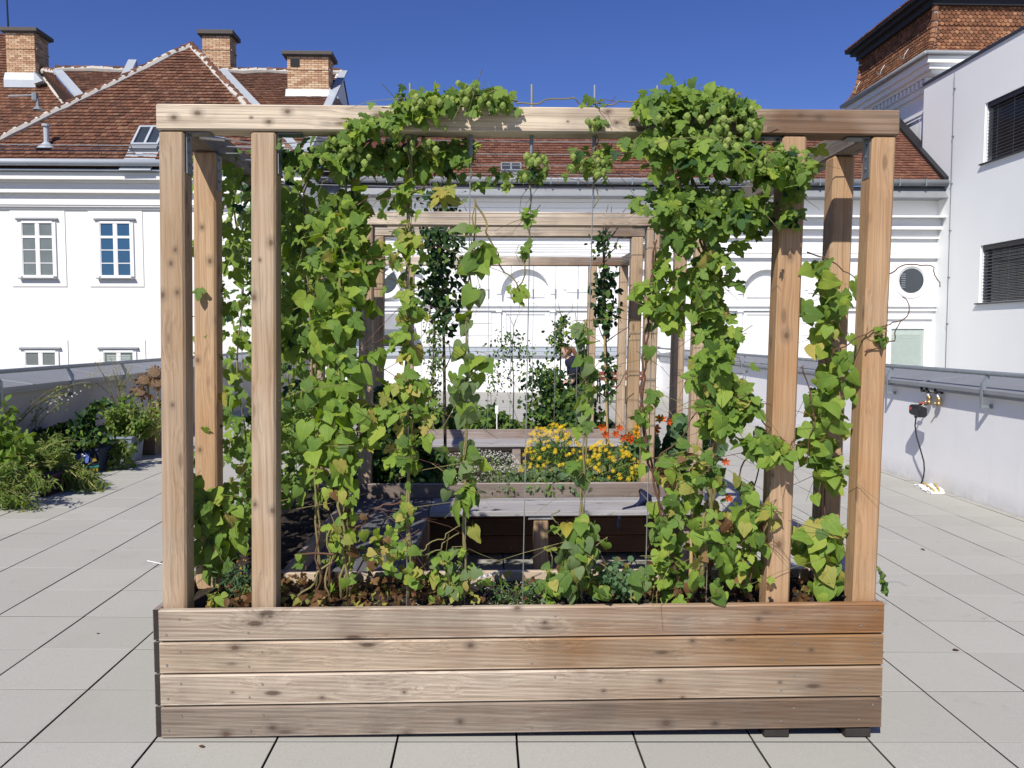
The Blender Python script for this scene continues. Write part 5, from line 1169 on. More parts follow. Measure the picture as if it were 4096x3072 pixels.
def tree(label, u, ybase, Y, trunk, crown, kindsize, name='fruit_tree', pal=None, seed=0, cat='tree', stem_r=.014, leafk=None):
    t = thing(name, label, cat, (float(atY(u * 1.8517, 900, Y)[0]), Y, S))
    mm = MB(); P = [atY(x * 1.8517, y * 1.8517, Y) for x, y in trunk]; P[0][2] = S; mm.tube(P, np.linspace(stem_r, stem_r * .55, len(P)), 7)
    rg = np.random.default_rng(seed)
    for i in range(1, len(P)):
        for q in range(3):
            e = P[i] + np.array([rg.normal(0, .10), rg.normal(0, .08), rg.uniform(.1, .28)]); mm.tube([P[i], (P[i] + e) / 2 + (rg.normal(0, .02), 0, 0), e], [stem_r * .45, stem_r * .3, stem_r * .18], 5)
    mm.build('trunk', BARK, t, smooth=True)
    it = []
    for k, (pts, n, size) in enumerate(crown): it += stroke(pts, Y, n, size, leafk or {'oval': 1}, pal or {'dark': .85, 'green': .15}, .16, seed * 7 + k, .8, 1.0)
    place(t, it); return t
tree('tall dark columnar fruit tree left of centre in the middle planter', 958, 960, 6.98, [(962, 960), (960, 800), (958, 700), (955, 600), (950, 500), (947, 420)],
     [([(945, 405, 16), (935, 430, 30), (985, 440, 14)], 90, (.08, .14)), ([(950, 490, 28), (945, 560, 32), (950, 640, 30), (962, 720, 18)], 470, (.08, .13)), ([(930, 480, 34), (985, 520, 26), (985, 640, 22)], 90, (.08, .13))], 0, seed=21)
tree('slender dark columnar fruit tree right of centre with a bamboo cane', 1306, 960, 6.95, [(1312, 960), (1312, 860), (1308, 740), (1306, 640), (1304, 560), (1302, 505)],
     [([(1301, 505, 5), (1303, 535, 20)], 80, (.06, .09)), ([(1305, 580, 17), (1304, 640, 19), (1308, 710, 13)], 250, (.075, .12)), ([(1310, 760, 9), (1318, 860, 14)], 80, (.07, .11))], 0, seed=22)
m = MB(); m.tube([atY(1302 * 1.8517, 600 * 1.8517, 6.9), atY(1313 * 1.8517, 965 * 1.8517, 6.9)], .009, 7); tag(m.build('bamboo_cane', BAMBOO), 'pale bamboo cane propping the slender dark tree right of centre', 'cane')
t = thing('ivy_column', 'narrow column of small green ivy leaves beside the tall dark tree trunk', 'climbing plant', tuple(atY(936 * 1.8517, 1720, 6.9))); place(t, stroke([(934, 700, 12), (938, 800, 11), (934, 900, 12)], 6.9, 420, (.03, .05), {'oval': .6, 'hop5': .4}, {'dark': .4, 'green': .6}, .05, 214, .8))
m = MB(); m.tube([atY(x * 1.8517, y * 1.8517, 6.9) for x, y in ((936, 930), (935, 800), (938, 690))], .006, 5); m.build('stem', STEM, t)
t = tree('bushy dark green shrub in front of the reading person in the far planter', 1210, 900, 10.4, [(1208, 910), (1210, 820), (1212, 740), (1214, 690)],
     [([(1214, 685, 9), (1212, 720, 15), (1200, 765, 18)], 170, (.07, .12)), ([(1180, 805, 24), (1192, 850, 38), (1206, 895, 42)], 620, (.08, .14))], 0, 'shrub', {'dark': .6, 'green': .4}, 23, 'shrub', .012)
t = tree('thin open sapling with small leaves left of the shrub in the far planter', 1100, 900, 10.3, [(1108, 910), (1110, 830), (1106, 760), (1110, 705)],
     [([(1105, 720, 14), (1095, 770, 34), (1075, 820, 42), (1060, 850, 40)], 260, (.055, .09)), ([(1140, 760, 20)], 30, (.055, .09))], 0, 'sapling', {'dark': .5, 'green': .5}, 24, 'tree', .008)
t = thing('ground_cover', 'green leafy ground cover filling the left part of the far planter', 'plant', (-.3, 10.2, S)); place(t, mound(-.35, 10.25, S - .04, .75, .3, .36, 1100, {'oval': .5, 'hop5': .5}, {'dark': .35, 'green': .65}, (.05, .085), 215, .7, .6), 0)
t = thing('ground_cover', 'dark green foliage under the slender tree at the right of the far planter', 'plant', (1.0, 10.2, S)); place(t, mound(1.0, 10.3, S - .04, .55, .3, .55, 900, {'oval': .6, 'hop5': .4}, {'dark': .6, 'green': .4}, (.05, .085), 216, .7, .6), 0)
m = MB(); q = atY(1987, 1632, 9.98); m.box(q[0] - .02, q[0] + .02, q[1] - .003, q[1], q[2] - .07, q[2] + .03, .001); m.box(q[0] - .006, q[0] + .006, q[1], q[1] + .006, .5, q[2] - .05); tag(m.build('plant_label', WHITE), 'white plant label sticking up from the green ground cover in the far planter', 'label')
m = MB(); q = atY(2562, 1990, 5.98)
for k in range(5): m.tube([(q[0] - .05 + .02 * k, q[1] - .05, .447 + .01 * k), (q[0] + .02, q[1] + .02 * k, .46 + .017 * k), (q[0] + .09, q[1] + .05, .45 + .01 * k)], [.014, .022, .012], 7)
m.tube([(q[0] - .05, q[1] - .06, .45), (q[0] - .15, q[1] - .14, .446), (q[0] - .2, q[1] - .18, .36), (q[0] - .19, q[1] - .18, .3)], .008, 6); tag(m.build('cloth_bag', plain('navy_cloth', (.012, .018, .06), .85), smooth=True), 'crumpled dark blue cloth bag with a strap lying on the grey bench seat', 'bag')
m = MB(); q = atY(1955, 2304, 3.84)
m.add([(q[0] - .05 + .013 * k, q[1] - .02 * (k % 2), q[2] - .012 + .0035 * k + dz) for dz in (0, .012) for k in range(9)], [(k, k+1, 10+k, 9+k) for k in range(8)]); tag(fixn(m.build('plastic_strip', plain('shiny_white_plastic', (.75, .75, .78), .15))), 'small shiny white plastic strip against the inside rear board of the front planter', 'strip')
# ------------------------------------------------------------------ weedy pots along the left parapet
POTX = -5.0
def pot_box(name, label, u0, u1, v0, v1, dep, mat, cat, taper=.03):
    vb = v1; d = ray((u0+u1)/2, vb); x0 = (0 - CAM_H + TILT * TX0 * -1) ; tq = (TILT * TX0 - CAM_H) / (d[2] + TILT * d[0]); p = _C + d * tq
    Y = p[1]; a, b = atY(u0, vb, Y)[0], atY(u1, vb, Y)[0]; z0 = gz((a+b)/2); z1 = float(atY((u0+u1)/2, v0, Y)[2])
    t = thing(name, label, cat, ((a+b)/2, Y + dep/2, z0)); mm = MB(); n = 4
    mm.v = [(x + sx*e, y + sy*e, z) for z, e in ((z0 + .004, -taper), (z1, 0)) for x, y, sx, sy in ((a, Y, -1, -1), (b, Y, 1, -1), (b, Y + dep, 1, 1), (a, Y + dep, -1, 1))]
    mm.f = [(3,2,1,0), (0,1,5,4), (1,2,6,5), (2,3,7,6), (3,0,4,7), (4,5,6,7)]; mm.m = [0] * 6
    mm.build('pot_body', mat, t); mm = MB(); mm.box(a - .012, b + .012, Y - .012, Y + dep + .012, z1, z1 + .03, .005); mm.build('rim', mat, t)
    return t, a, b, Y, z0, z1
t, a, b, Y, z0, z1 = pot_box('painted_box', 'planter box painted with blue, yellow and red panels among the weeds by the left wall', 292, 400, 1806, 1893, .34, plain('navy_paint', (.02, .03, .06), .6), 'planter')
W_ = b - a; H_ = z1 - z0
def panel(name, pts, col, off):
    mm = MB(); mm.prism([(a + W_ * x, z0 + H_ * z) for x, z in pts], 'y', Y - off, Y - off + .003); return fixn(mm.build(name, plain(name + '_paint', col, .55), t))
panel('blue_panel', [(.12, .42), (.58, .48), (.66, .95), (.08, .92)], (.10, .16, .48), .006); panel('red_stripe', [(.02, .35), (.11, .38), (.075, .92), (.0, .9)], (.35, .03, .02), .006)
panel('yellow_panel', [(.5, .02), (.92, .05), (.95, .25), (.5, .18)], (.30, .24, .02), .006); panel('teal_stripe', [(.0, .18), (.98, .31), (.98, .37), (.0, .25)], (.02, .25, .24), .008); panel('black_line', [(.1, .32), (.96, .42), (.96, .48), (.1, .39)], (.008, .008, .01), .007)
panel('ochre_panel', [(.72, .52), (.9, .56), (.84, .9)], (.28, .2, .03), .006)
mm = MB()
for s0, s1 in (((.26, .58), (.36, .76)), ((.36, .76), (.34, .9)), ((.36, .76), (.5, .8)), ((.36, .76), (.44, .55)), ((.34, .9), (.42, .86)), ((.3, .7), (.5, .82))): mm.tube([(a + W_*s0[0], Y - .009, z0 + H_*s0[1]), (a + W_*s1[0], Y - .009, z0 + H_*s1[1])], .008, 5)
mm.build('white_mark', WHITE, t)
pot_box('plant_tub', 'pale bluish tub half hidden by trailing weeds beside the painted box', 440, 528, 1758, 1850, .4, plain('bluegrey_tub', (.20, .24, .30), .6), 'tub')
pot_box('plant_tub', 'brown weathered tub under the dried sunflowers by the left wall', 542, 624, 1738, 1822, .4, plain('brown_tub', (.16, .12, .085), .8, var=.3), 'tub')
pot_box('plant_tub', 'dark purple tub in the shade of the sprawling weeds', 140, 195, 1915, 1990, .4, plain('purple_tub', (.035, .018, .025), .7), 'tub')
pot_box('plant_tub', 'long black trough of dark herbs against the left wall', 200, 300, 1800, 1880, .35, plain('black_trough', (.02, .02, .02), .7), 'tub')
def weed(label, base_uv, Y, stems, kind='blade', size=(.03, .06), per=34, pal=None, rs=.003, seed=0, spread=.9, name='weed_plant', extra=None, jx=.12, stemmat=None):
    """stems: end points (x, y) in measured units; stems arch from the base to them"""
    B = atY(base_uv[0] * 1.8517, base_uv[1] * 1.8517, Y); t = thing(name, label, 'plant', tuple(B)); rg = np.random.default_rng(seed); mm = MB(); it = []
    for x, y, k in stems:
        for q in range(k):
            E_ = atY((x + rg.normal(0, 12)) * 1.8517, (y + rg.normal(0, 9)) * 1.8517, Y + rg.normal(0, .16)); b0 = B + np.array([rg.normal(0, jx), rg.normal(0, .1), 0])
            c = (b0 + E_) / 2 + np.array([0, 0, .25 * np.linalg.norm(E_ - b0)]) + rg.normal(0, .03, 3)
            P = [(1-s)**2 * b0 + 2*s*(1-s) * c + s*s * E_ for s in np.linspace(0, 1, 9)]; mm.tube(P, np.linspace(rs, rs * .5, 9), 4, False)
            for j in range(per):
                s = rg.uniform(.18, 1.0); p = (1-s)**2 * b0 + 2*s*(1-s) * c + s*s * E_ + rg.normal(0, .022, 3); pk = pal or {'weed': .7, 'green': .3}
                it.append(dict(kind=kind, var=int(rg.integers(NV[kind])), pal=str(rg.choice(list(pk), p=np.array(list(pk.values())) / sum(pk.values()))), P=p, M=orient(rg, spread, .6, .4, 1.1), s=rg.uniform(*size), name='leaf'))
    mm.build('stems', stemmat or STEM, t); place(t, it + (extra or []), 0); return t
weed('sprawling feathery weed with long narrow leaves tumbling over the floor on the left', (95, 1000), 8.9, [(210, 1060, 8), (200, 1035, 7), (180, 1075, 8), (140, 1080, 8), (225, 1075, 4), (100, 1060, 9), (60, 985, 6), (135, 975, 6), (120, 1030, 9), (150, 1050, 8)], size=(.06, .12), per=48, pal={'weed': .8, 'green': .2}, seed=1, rs=.006, stemmat=plain('pale_weed_stem', (.30, .28, .10), .7))
weed('low green weed at the bottom left edge spilling on to the pavers', (10, 1060), 7.9, [(20, 1090, 7), (60, 1080, 6), (5, 1130, 4), (90, 1040, 6), (0, 1020, 6), (40, 1010, 6), (75, 1105, 3)], size=(.05, .09), per=44, pal={'weed': .5, 'green': .5}, seed=2, rs=.004)
weed('upright leafy weed catching the sun at the far left edge', (5, 1010), 8.2, [(0, 900, 5), (25, 930, 5), (50, 950, 4), (10, 880, 3), (40, 985, 5)], 'oval', (.07, .12), 16, {'green': .7, 'lime': .3}, seed=3)
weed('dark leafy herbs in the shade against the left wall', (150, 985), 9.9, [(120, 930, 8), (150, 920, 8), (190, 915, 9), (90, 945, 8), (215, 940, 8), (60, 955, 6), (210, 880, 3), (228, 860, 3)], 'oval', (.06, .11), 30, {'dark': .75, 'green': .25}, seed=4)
weed('tangled green weed with small leaves over the bluish tub', (265, 960), 10.9, [(235, 890, 7), (260, 880, 8), (290, 895, 8), (310, 900, 7), (330, 905, 6), (275, 860, 5), (240, 925, 8), (300, 930, 7), (225, 945, 7), (285, 945, 6)], 'oval', (.04, .07), 44, {'green': .6, 'weed': .4}, seed=5)
weed('pale feathery weed growing left of the painted box behind the sprawling weed', (105, 985), 9.4, [(120, 945, 6), (135, 1000, 7), (125, 1030, 6), (60, 950, 6), (90, 960, 7), (140, 960, 4)], size=(.05, .10), per=36, pal={'weed': .75, 'green': .25}, seed=12, rs=.004)
weed('yellowish grassy weed arching over the brown tub', (300, 945), 11.0, [(340, 905, 7), (335, 935, 6), (280, 920, 6), (310, 885, 7), (345, 885, 5)], size=(.05, .09), per=26, pal={'weed': .7, 'yellow': .3}, seed=6)
weed('trailing small leaved weed hanging down to the floor beside the painted box', (245, 955), 10.3, [(255, 1030, 6), (278, 1020, 6), (225, 1035, 4), (240, 990, 6), (270, 985, 6), (205, 1000, 3)], 'oval', (.035, .06), 40, {'green': .5, 'grey': .3, 'weed': .2}, seed=7)
weed('long thin wildflower stem with tiny white flowers leaning along the left wall', (60, 925), 9.6, [(165, 845, 2), (150, 860, 2), (190, 815, 1), (95, 870, 2)], 'oval', (.025, .045), 12, {'weed': 1}, seed=8, rs=.006, extra=stroke([(60, 905, 8), (110, 880, 12), (165, 845, 10)], 9.6, 30, (.03, .05), {'dot': 1}, {'fwhite': 1}, .05, 217, name='flower'))
ex = []
for x, y in ((215, 780), (225, 800), (200, 825), (250, 795), (240, 815), (275, 800), (195, 812), (262, 830), (290, 880), (285, 815), (300, 905), (250, 770)): ex += stroke([(x, y, 9)], 11.2, 34, (.016, .028), {'dot': 1}, {'umbel': 1}, .04, 218 + x + y, name='flower')
weed('tall airy fennel with yellow umbels standing before the left wall', (255, 945), 11.2, [(215, 780, 1), (225, 800, 1), (200, 825, 1), (250, 795, 1), (240, 815, 1), (275, 800, 1), (262, 830, 1), (285, 815, 1), (250, 770, 1), (230, 870, 3), (250, 880, 3)], 'blade', (.03, .05), 12, {'weed': 1}, seed=9, rs=.006, jx=.06, extra=ex)
t = thing('sunflower_plant', 'dried brown sunflowers with drooping heads behind the outer left post', 'plant', tuple(atY(325 * 1.8517, 945 * 1.8517, 11.4)))
mm = MB()
for x, y, dx in ((318, 820, -8), (338, 825, 0), (305, 850, -4), (330, 880, 6)):
    mm.tube([atY((x + 6) * 1.8517, 945 * 1.8517, 11.4), atY((x + 4) * 1.8517, (y + 40) * 1.8517, 11.4), atY((x + 1) * 1.8517, (y + 4) * 1.8517, 11.4), atY((x + dx * .6) * 1.8517, y * 1.8517, 11.35)], [.014, .012, .011, .01], 6)
mm.build('stems', plain('pale_green_stem', (.26, .25, .10), .7), t, smooth=True)
for x, y in ((312, 822), (340, 827), (302, 846), (334, 806)):
    c = atY(x * 1.8517, y * 1.8517, 11.33); mm = MB(); mm.lathe((0, 0, 0), [(0, -.02), (.06, -.015), (.085, .0), (.07, .025), (0, .035)], 12); Rm = np.array(Matrix.Rotation(1.1, 3, 'X') @ Matrix.Rotation(.4, 3, 'Y')); mm.v = [tuple(Rm @ np.array(p) + c) for p in mm.v]; hd_ = mm.build('flower_head', plain('dry_sunflower', (.17, .11, .065), .95, var=.4, scale=40) if x == 312 else bpy.data.materials['dry_sunflower'], t)
    rg = np.random.default_rng(x); its = []
    for k in range(16):
        ang = 2*math.pi*k/16; p = c + Rm @ np.array([.08*math.cos(ang), .08*math.sin(ang), 0]); T = unit(Rm @ np.array([math.cos(ang), math.sin(ang), -.5]) + rg.normal(0, .3, 3)); N = unit(np.cross(T, rg.normal(0, 1, 3))); its.append(dict(kind='oval', var=int(rg.integers(4)), pal='brown', P=p, M=np.column_stack([np.cross(-T, N), -T, N]), s=rg.uniform(.04, .065), name='petal'))
    place(t, its, 0) if x == 312 else place(t, its, 0)
place(t, stroke([(335, 850, 14), (325, 880, 12), (340, 900, 10)], 11.4, 10, (.14, .22), HRT, {'brown': .7, 'lime': .3}, .06, 219, .9))
m = MB(); m.tube([(-2.52, 6.08, gz(-2.5) + .008), (-2.35, 5.98, gz(-2.35) + .008)], .004, 5); tag(m.build('stick', WHITE), 'thin white stick lying on the pavers left of the pergola', 'stick')
mm = MB(); pp = [atY(x * 1.8517, y * 1.8517, 1) for x, y in ()]
for ps in ([(-2.9, 7.7), (-2.5, 7.55), (-2.1, 7.6), (-1.5, 7.5)], [(-2.1, 5.5), (-1.75, 5.75), (-1.5, 5.95)]): mm.tube([(x, y, gz(x) + .012 + .015 * (k % 2)) for k, (x, y) in enumerate(ps)], .004, 5)
t = thing('creeping_tendril', 'thin brown tendrils with a few leaves creeping over the pavers left of the pergola', 'plant', (-2, 7, gz(-2))); mm.build('stem', STEMR, t)
place(t, [dict(kind='heart', var=k % 5, pal='green', P=np.array([x, y, gz(x) + .05]), M=orient(np.random.default_rng(k), .5, .7, .3), s=.07, name='leaf') for k, (x, y) in enumerate(((-1.75, 5.77), (-2.0, 5.6), (-1.72, 7.56), (-2.1, 5.52)))])
# ------------------------------------------------------------------ things along the right parapet
pz8 = lambda x, y, X=XR - .05: atX(3400 + .3315 * x, 1450 + .3315 * y, X)
t = thing('water_taps', 'pair of white pipe water taps with brass valves mounted on the right parapet wall', 'tap', tuple(pz8(1000, 400)))
CHR = plain('chrome', (.7, .7, .7), .2, .9); BRASS = plain('brass', (.42, .30, .14), .35, .8)
mm = MB(); mm.tube([pz8(460, 265), pz8(890, 322)], .009, 8); mm.build('supply_pipe', ZINCL, t)
mm = MB(); mm.tube([pz8(890, 322), pz8(1075, 350)], .022, 10); mm.build('manifold', CHR, t, smooth=True)
for x, y in ((893, 322), (955, 333), (1060, 348)): mm = MB(); c = pz8(x, y); mm.tube([c + (-.03, 0, 0), c + (.05, 0, 0)], .034, 10); mm.build('pipe_clamp', BLACK, t)
for x, y0, y1 in ((953, 345, 470), (1070, 365, 490)):
    mm = MB(); mm.tube([pz8(x, y0), pz8(x, y1)], .019, 10); mm.build('white_pipe', WHITE, t, smooth=True)
    mm = MB(); mm.lathe(pz8(x, y1 + 42), [(0, 0), (.018, .0), (.026, .02), (.026, .045), (.02, .05), (.03, .07), (.03, .10), (.018, .11)], 10); c = pz8(x, y1 + 10); mm.tube([c, c + (-.06, 0, .01)], .012, 8); mm.build('valve', BRASS, t, smooth=True)
mm = MB(); mm.tube([pz8(940, 510), pz8(850, 508, XR - .12)], .01, 8); mm.build('hose_coupling', BRASS, t)
mm = MB(); c = pz8(860, 487, XR - .12); mm.box(c[0] - .01, c[0] + .01, c[1] - .06, c[1] + .05, c[2] - .008, c[2] + .008, .003); mm.build('lever', plain('red_lever', (.6, .12, .08), .5), t)
t = thing('watering_timer', 'black watering control box hanging from the tap with a thin cable down the wall', 'timer', tuple(pz8(815, 590, XR - .2)))
c = pz8(815, 588, XR - .2); mm = MB(); mm.box(c[0] - .05, c[0] + .06, c[1] - .12, c[1] + .12, c[2] - .055, c[2] + .065, .02); mm.v = [(x, y, z + (y - c[1]) * .1) for x, y, z in mm.v]; mm.build('case', BLACK, t)
mm = MB(); mm.box(c[0] - .056, c[0] - .049, c[1] + .04, c[1] + .08, c[2] + .015, c[2] + .045, .003); mm.build('dial', plain('red_dial', (.5, .05, .04), .5), t)
mm = MB(); mm.tube([pz8(850, 508, XR - .12), c + (0, .03, .06)], .012, 8); mm.tube([c + (0, .03, -.04), c + (0, .03, -.08)], .02, 8); mm.build('connector', BLACK, t)
mm = MB(); mm.tube([c + (0, .03, -.07), pz8(785, 760, XR - .16), pz8(800, 880, XR - .15), pz8(850, 1050, XR - .13), pz8(892, 1200, XR - .1), pz8(897, 1300, XR - .08), pz8(885, 1390, XR - .05), (XR - .06, pz8(865, 1435)[1], gz(XR) + .01)], .008, 6); mm.build('cable', BLACK, t, smooth=True)
t = thing('slat_bundle', 'bundle of wavy white strips tied with yellow straps lying by the right wall', 'bundle', (5.05, 9.7, gz(5)))
gq = lambda x, y: (lambda d: _C + d * ((TILT * TX0 - CAM_H) / (d[2] + TILT * d[0])))(ray(3400 + .3315 * x, 1450 + .3315 * y))
A0, A1, B0, B1 = gq(790, 1500), gq(1085, 1480), gq(965, 1588), gq(1120, 1582)
for k in range(9):
    f = k / 8; p, q = A0 * (1-f) + B0 * f, A1 * (1-f) + B1 * f; mm = MB(); n = 14; wv = []
    pr_ = unit(np.array([-(q-p)[1], (q-p)[0], 0])); 
    vs = []
    for j in range(n + 1):
        s_ = j / n; c = p + (q-p) * s_; hgt = .02 + .006 * (k % 2) + .012 * math.sin(j * 2.2 + k); w2 = .022 + .006 * math.sin(j * 1.9)
        vs += [c + pr_ * w2 + (0, 0, hgt), c - pr_ * w2 + (0, 0, hgt - .004), c - pr_ * w2 + (0, 0, .004), c + pr_ * w2 + (0, 0, .004)]
    mm.add(vs, [(4*j+i, 4*j+(i+1) % 4, 4*j+4+(i+1) % 4, 4*j+4+i) for j in range(n) for i in range(4)]); fixn(mm.build('strip', WHITE, t))
for f0 in (.3, .72):
    mm = MB(); p, q = A0 * (1-f0) + A1 * f0, B0 * (1-f0) + B1 * f0; mm.tube([p + (0, 0, .012), p + (0, 0, .045), (p+q)/2 + (0, 0, .05), q + (0, 0, .045), q + (0, 0, .01)], .009, 5); mm.build('strap', plain('yellow_strap', (.6, .38, .03), .5), t)
# ------------------------------------------------------------------ red bench at the end wall
t = thing('park_bench', 'red brown slatted bench with black frame in front of the far end wall', 'bench', (3.4, 21.2, gz(3.4)))
bx0, bx1 = float(atY(2392, 1540, 21.2)[0]), float(atY(2600, 1540, 21.2)[0]); zb_ = gz(3.4)
REDW = plain('red_brown_slat', (.22, .055, .04), .5, var=.2)
for k in range(2): mm = MB(); mm.box(bx0 + .05, bx1, 21.42, 21.45, zb_ + .58 + k*.13, zb_ + .69 + k*.13, .01); mm.build('back_slat', REDW, t)
for k in range(4): mm = MB(); mm.box(bx0 + .05, bx1, 20.98 + k*.11, 21.08 + k*.11, zb_ + .42, zb_ + .45, .008); mm.build('seat_slat', REDW, t)
for x in (bx0, (bx0+bx1)/2, bx1 - .05):
    mm = MB(); mm.tube([(x + .02, 21.0, zb_), (x + .02, 21.02, zb_ + .4), (x + .02, 21.38, zb_ + .41), (x + .02, 21.47, zb_ + .85)], .022, 6); mm.tube([(x + .02, 21.36, zb_ + .4), (x + .02, 21.5, zb_)], .022, 6)
    if x == bx0: mm.tube([(x + .02, 21.02, zb_ + .4), (x + .02, 21.0, zb_ + .62), (x + .02, 21.1, zb_ + .66), (x + .02, 21.42, zb_ + .66)], .024, 6)
    mm.build('frame', BLACK, t)
# ------------------------------------------------------------------ person standing behind the far planter, head bent to the left
py_ = 13.6
pc_ = lambda u, v, dy=0: np.array(atY(u, v, py_ + dy))
hc = pc_(2262, 1402); feetz = gz(hc[0])
def skin(name, verts, edges, radii, mat, parent, sub=2):
    b0 = base(parent); me = bpy.data.meshes.new(name); me.from_pydata([tuple(np.array(v) - b0) for v in verts], edges, []); o = bpy.data.objects.new(name, me); COL.objects.link(o)
    md = o.modifiers.new('skin', 'SKIN'); sd = me.skin_vertices[0].data
    for i, r in enumerate(radii): sd[i].radius = r if isinstance(r, tuple) else (r, r)
    sd[0].use_root = True; md.use_smooth_shade = True; sb = o.modifiers.new('subsurf', 'SUBSURF'); sb.levels = sub; sb.render_levels = sub
    me.materials.append(mat); o.parent = parent; ROOT[o] = b0; return o
SKIN = plain('skin', (.46, .30, .225), .55, var=.05); NAVY = plain('navy_shirt', (.012, .015, .03), .85, var=.3, scale=20); HAIR = plain('red_hair', (.16, .065, .03), .6, var=.4, scale=40)
px, pz = hc[0], hc[2]
t = thing('person', 'person in a dark navy shirt with a reddish ponytail, head bent, behind the far shrub', 'person', (px + .12, py_, feetz))
hip = np.array([px + .24, py_ + .02, feetz + .88]); ch = np.array([px + .20, py_, feetz + 1.22]); nk = np.array([px + .07, py_, pz - .16])
shl = nk + (.06, -.17, -.07); shr = nk + (.10, .17, -.07)
V = [hip, ch, nk, np.array([px + .02, py_, pz - .09]), shl, shl + (-.03, -.04, -.28), shl + (-.28, .02, -.34), shl + (-.36, .05, -.34), shr, shr + (-.03, .04, -.28), shr + (-.28, -.02, -.33), shr + (-.36, -.06, -.33)]
kn = lambda s: np.array([px + .16, py_ + s * .10, feetz + .47]); ak = lambda s: np.array([px + .22, py_ + s * .11, feetz + .08])
V += [kn(-1), ak(-1), ak(-1) + (-.14, 0, -.05), kn(1), ak(1), ak(1) + (-.14, 0, -.05), hip + (0, -.09, -.06), hip + (0, .09, -.06)]
Ed = [(0, 1), (1, 2), (2, 3), (2, 4), (4, 5), (5, 6), (6, 7), (2, 8), (8, 9), (9, 10), (10, 11), (0, 18), (18, 12), (12, 13), (13, 14), (0, 19), (19, 15), (15, 16), (16, 17)]
skin('body', V, Ed, [(.14, .12), (.15, .12), .055, .05, .055, .042, .032, .036, .055, .042, .032, .036, .06, .04, .035, .06, .04, .035, .085, .085], SKIN, t)
mm = MB(); mm.tube([hip + (0, 0, -.06), hip + (0, 0, .14), ch, nk + (.04, 0, -.13), nk + (.02, 0, -.04)], [.165, .165, .185, .16, .075], 14)
mm.tube([shl + (.01, .0, .01), nk + (.03, 0, -.035), shr + (.01, 0, .01)], [.10, .115, .10], 12)
for sh_, sg in ((shl, -1), (shr, 1)): mm.tube([sh_ + (.01, 0, .03), sh_ + (-.005, sg * .02, -.09), sh_ + (-.03, sg * .04, -.22)], [.075, .08, .07], 12)
mm.build('shirt', NAVY, t, smooth=True)
skin('trousers', [hip, hip + (0, -.09, -.06), kn(-1), ak(-1) + (0, 0, .03), hip + (0, .09, -.06), kn(1), ak(1) + (0, 0, .03)], [(0, 1), (1, 2), (2, 3), (0, 4), (4, 5), (5, 6)], [(.18, .16), .115, .085, .07, .115, .085, .07], plain('dark_trousers', (.03, .035, .05), .85), t)
# head: ellipsoid with face turned to -x and down
mm = MB(); n1, n2 = 16, 12; Rh = np.array(Matrix.Rotation(-.45, 3, 'Y'))
def headpt(a, b, s=1.0):
    x, y, z = math.cos(b) * math.cos(a), math.cos(b) * math.sin(a), math.sin(b); r = np.array([.098 * x, .076 * y, .118 * z]) * s
    if x < -.5 and s == 1.0:
        f = abs(y)
        if f < .25 and -.35 < z < .1: r[0] -= .026 * (1 - f / .25) * (1 - abs(z + .18) / .35)
        if .2 < f < .55 and .0 < z < .25: r[0] += .008
        if z < -.6: r[0] -= .012
    return Rh @ r + hc + (0, 0, -.015)
for j in range(n2 + 1):
    for i in range(n1): mm.v.append(tuple(headpt(2*math.pi*i/n1, -math.pi/2 + math.pi*j/n2)))
mm.f = [(j*n1+i, j*n1+(i+1) % n1, (j+1)*n1+(i+1) % n1, (j+1)*n1+i) for j in range(n2) for i in range(n1)]; mm.m = [0] * len(mm.f); hd_ = mm.build('head', SKIN, t, smooth=True)
for s in (-1, 1):
    mm = MB(); c = Rh @ np.array([-.088, s * .032, .012]) + hc + (0, 0, -.015); mm.lathe(c + (0, 0, -.006), [(0, 0), (.008, .006), (0, .012)], 8); mm.build('eye', BLACK, hd_)
    mm = MB(); c = Rh @ np.array([.008, s * .078, -.005]) + hc + (0, 0, -.015); mm.tube([c + (-.004, 0, .03), c + (.012, s * .008, .01), c + (0, s*.004, -.028)], [.006, .012, .006], 6); mm.build('ear', SKIN, hd_)
mm = MB(); c = Rh @ np.array([-.094, 0, -.058]) + hc + (0, 0, -.015); mm.tube([c + (0, -.022, 0), c + (-.004, 0, -.002), c + (0, .022, 0)], [.003, .006, .003], 6); mm.build('mouth', plain('lips', (.38, .12, .10), .5), hd_)
mm = MB()
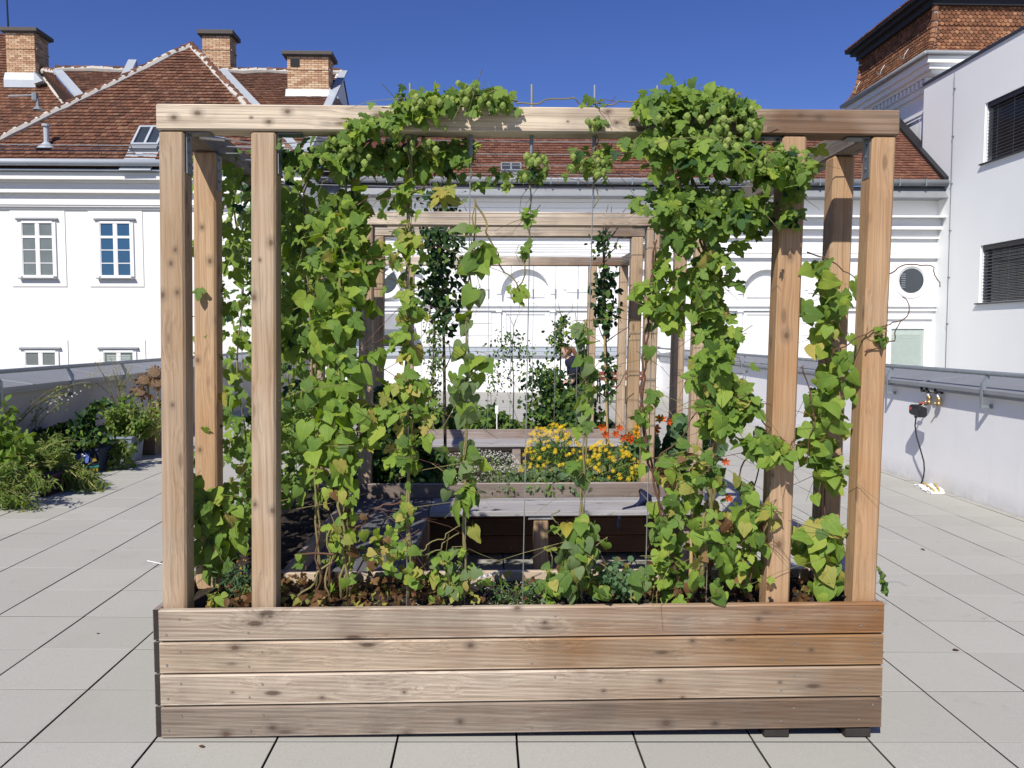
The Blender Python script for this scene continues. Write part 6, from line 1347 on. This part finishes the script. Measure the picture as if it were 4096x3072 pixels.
for j in range(n2 + 1):
    for i in range(n1):
        a, b = 2*math.pi*i/n1, -math.pi/2 + math.pi*j/n2; ca = math.cos(a) * math.cos(b); mm.v.append(tuple(headpt(a, b, 1.09 if (ca > -.25 and math.sin(b) > -.55 + .35 * max(0, -ca)) or math.sin(b) > .55 else .85)))
mm.f = [(j*n1+i, j*n1+(i+1) % n1, (j+1)*n1+(i+1) % n1, (j+1)*n1+i) for j in range(n2) for i in range(n1)]; mm.m = [0] * len(mm.f); mm.build('hair', HAIR, t, smooth=True)
mm = MB(); c0 = Rh @ np.array([.10, 0, .02]) + hc; mm.tube([c0, c0 + (.04, -.01, -.04), c0 + (.09, -.02, -.14), c0 + (.13, -.02, -.24), c0 + (.15, -.02, -.30)], [.025, .036, .034, .026, .008], 8); mm.build('ponytail', HAIR, t, smooth=True)
for s, hnd in ((-1, V[7]), (1, V[11])):
    mm = MB()
    for k in range(4): f0 = np.array(hnd) + (-.03, (k - 1.5) * .018, .0); L = (.06, .068, .064, .05)[k]; mm.tube([f0 + (.03, 0, 0), f0, f0 + (-L*.55, 0, -.012), f0 + (-L*.85, 0, -.04)], [.010, .009, .008, .006], 6)
    th0 = np.array(hnd) + (0, -s * .03, .01); mm.tube([th0, th0 + (-.03, -s*.02, -.005), th0 + (-.055, -s*.018, -.015)], [.011, .010, .007], 6); mm.build('fingers', SKIN, t, smooth=True)

# ------------------------------------------------------------------ a few fallen leaves
for k, (x, y, pal, lab) in enumerate(((-1.17, 3.32, 'brown', 'small brown fallen leaf on the paver just before the front left planter corner'), (-2.2, 4.6, 'brown', 'small brown fallen leaf alone on the pavers left of the pergola'), (2.6, 4.4, 'brown', 'small brown fallen leaf on the pavers right of the front planter'), (3.6, 6.6, 'brown', 'small brown fallen leaf on the pavers near the right parapet'))):
    rg = np.random.default_rng(k); a = rg.uniform(0, 6.28); Rz = np.array(Matrix.Rotation(a, 3, 'Z') @ Matrix.Rotation(rg.uniform(-.3, .3), 3, 'X')); M = np.eye(4); M[:3, :3] = Rz * (.03 + .015 * rg.random()); M[:3, 3] = (x, y, gz(x) + .008)
    tag(inst('fallen_leaf', lmesh('oval', k % 4, pal, 'fallen_leaf'), None, M.tolist()), lab, 'leaf', 'fallen leaves on the pavers')
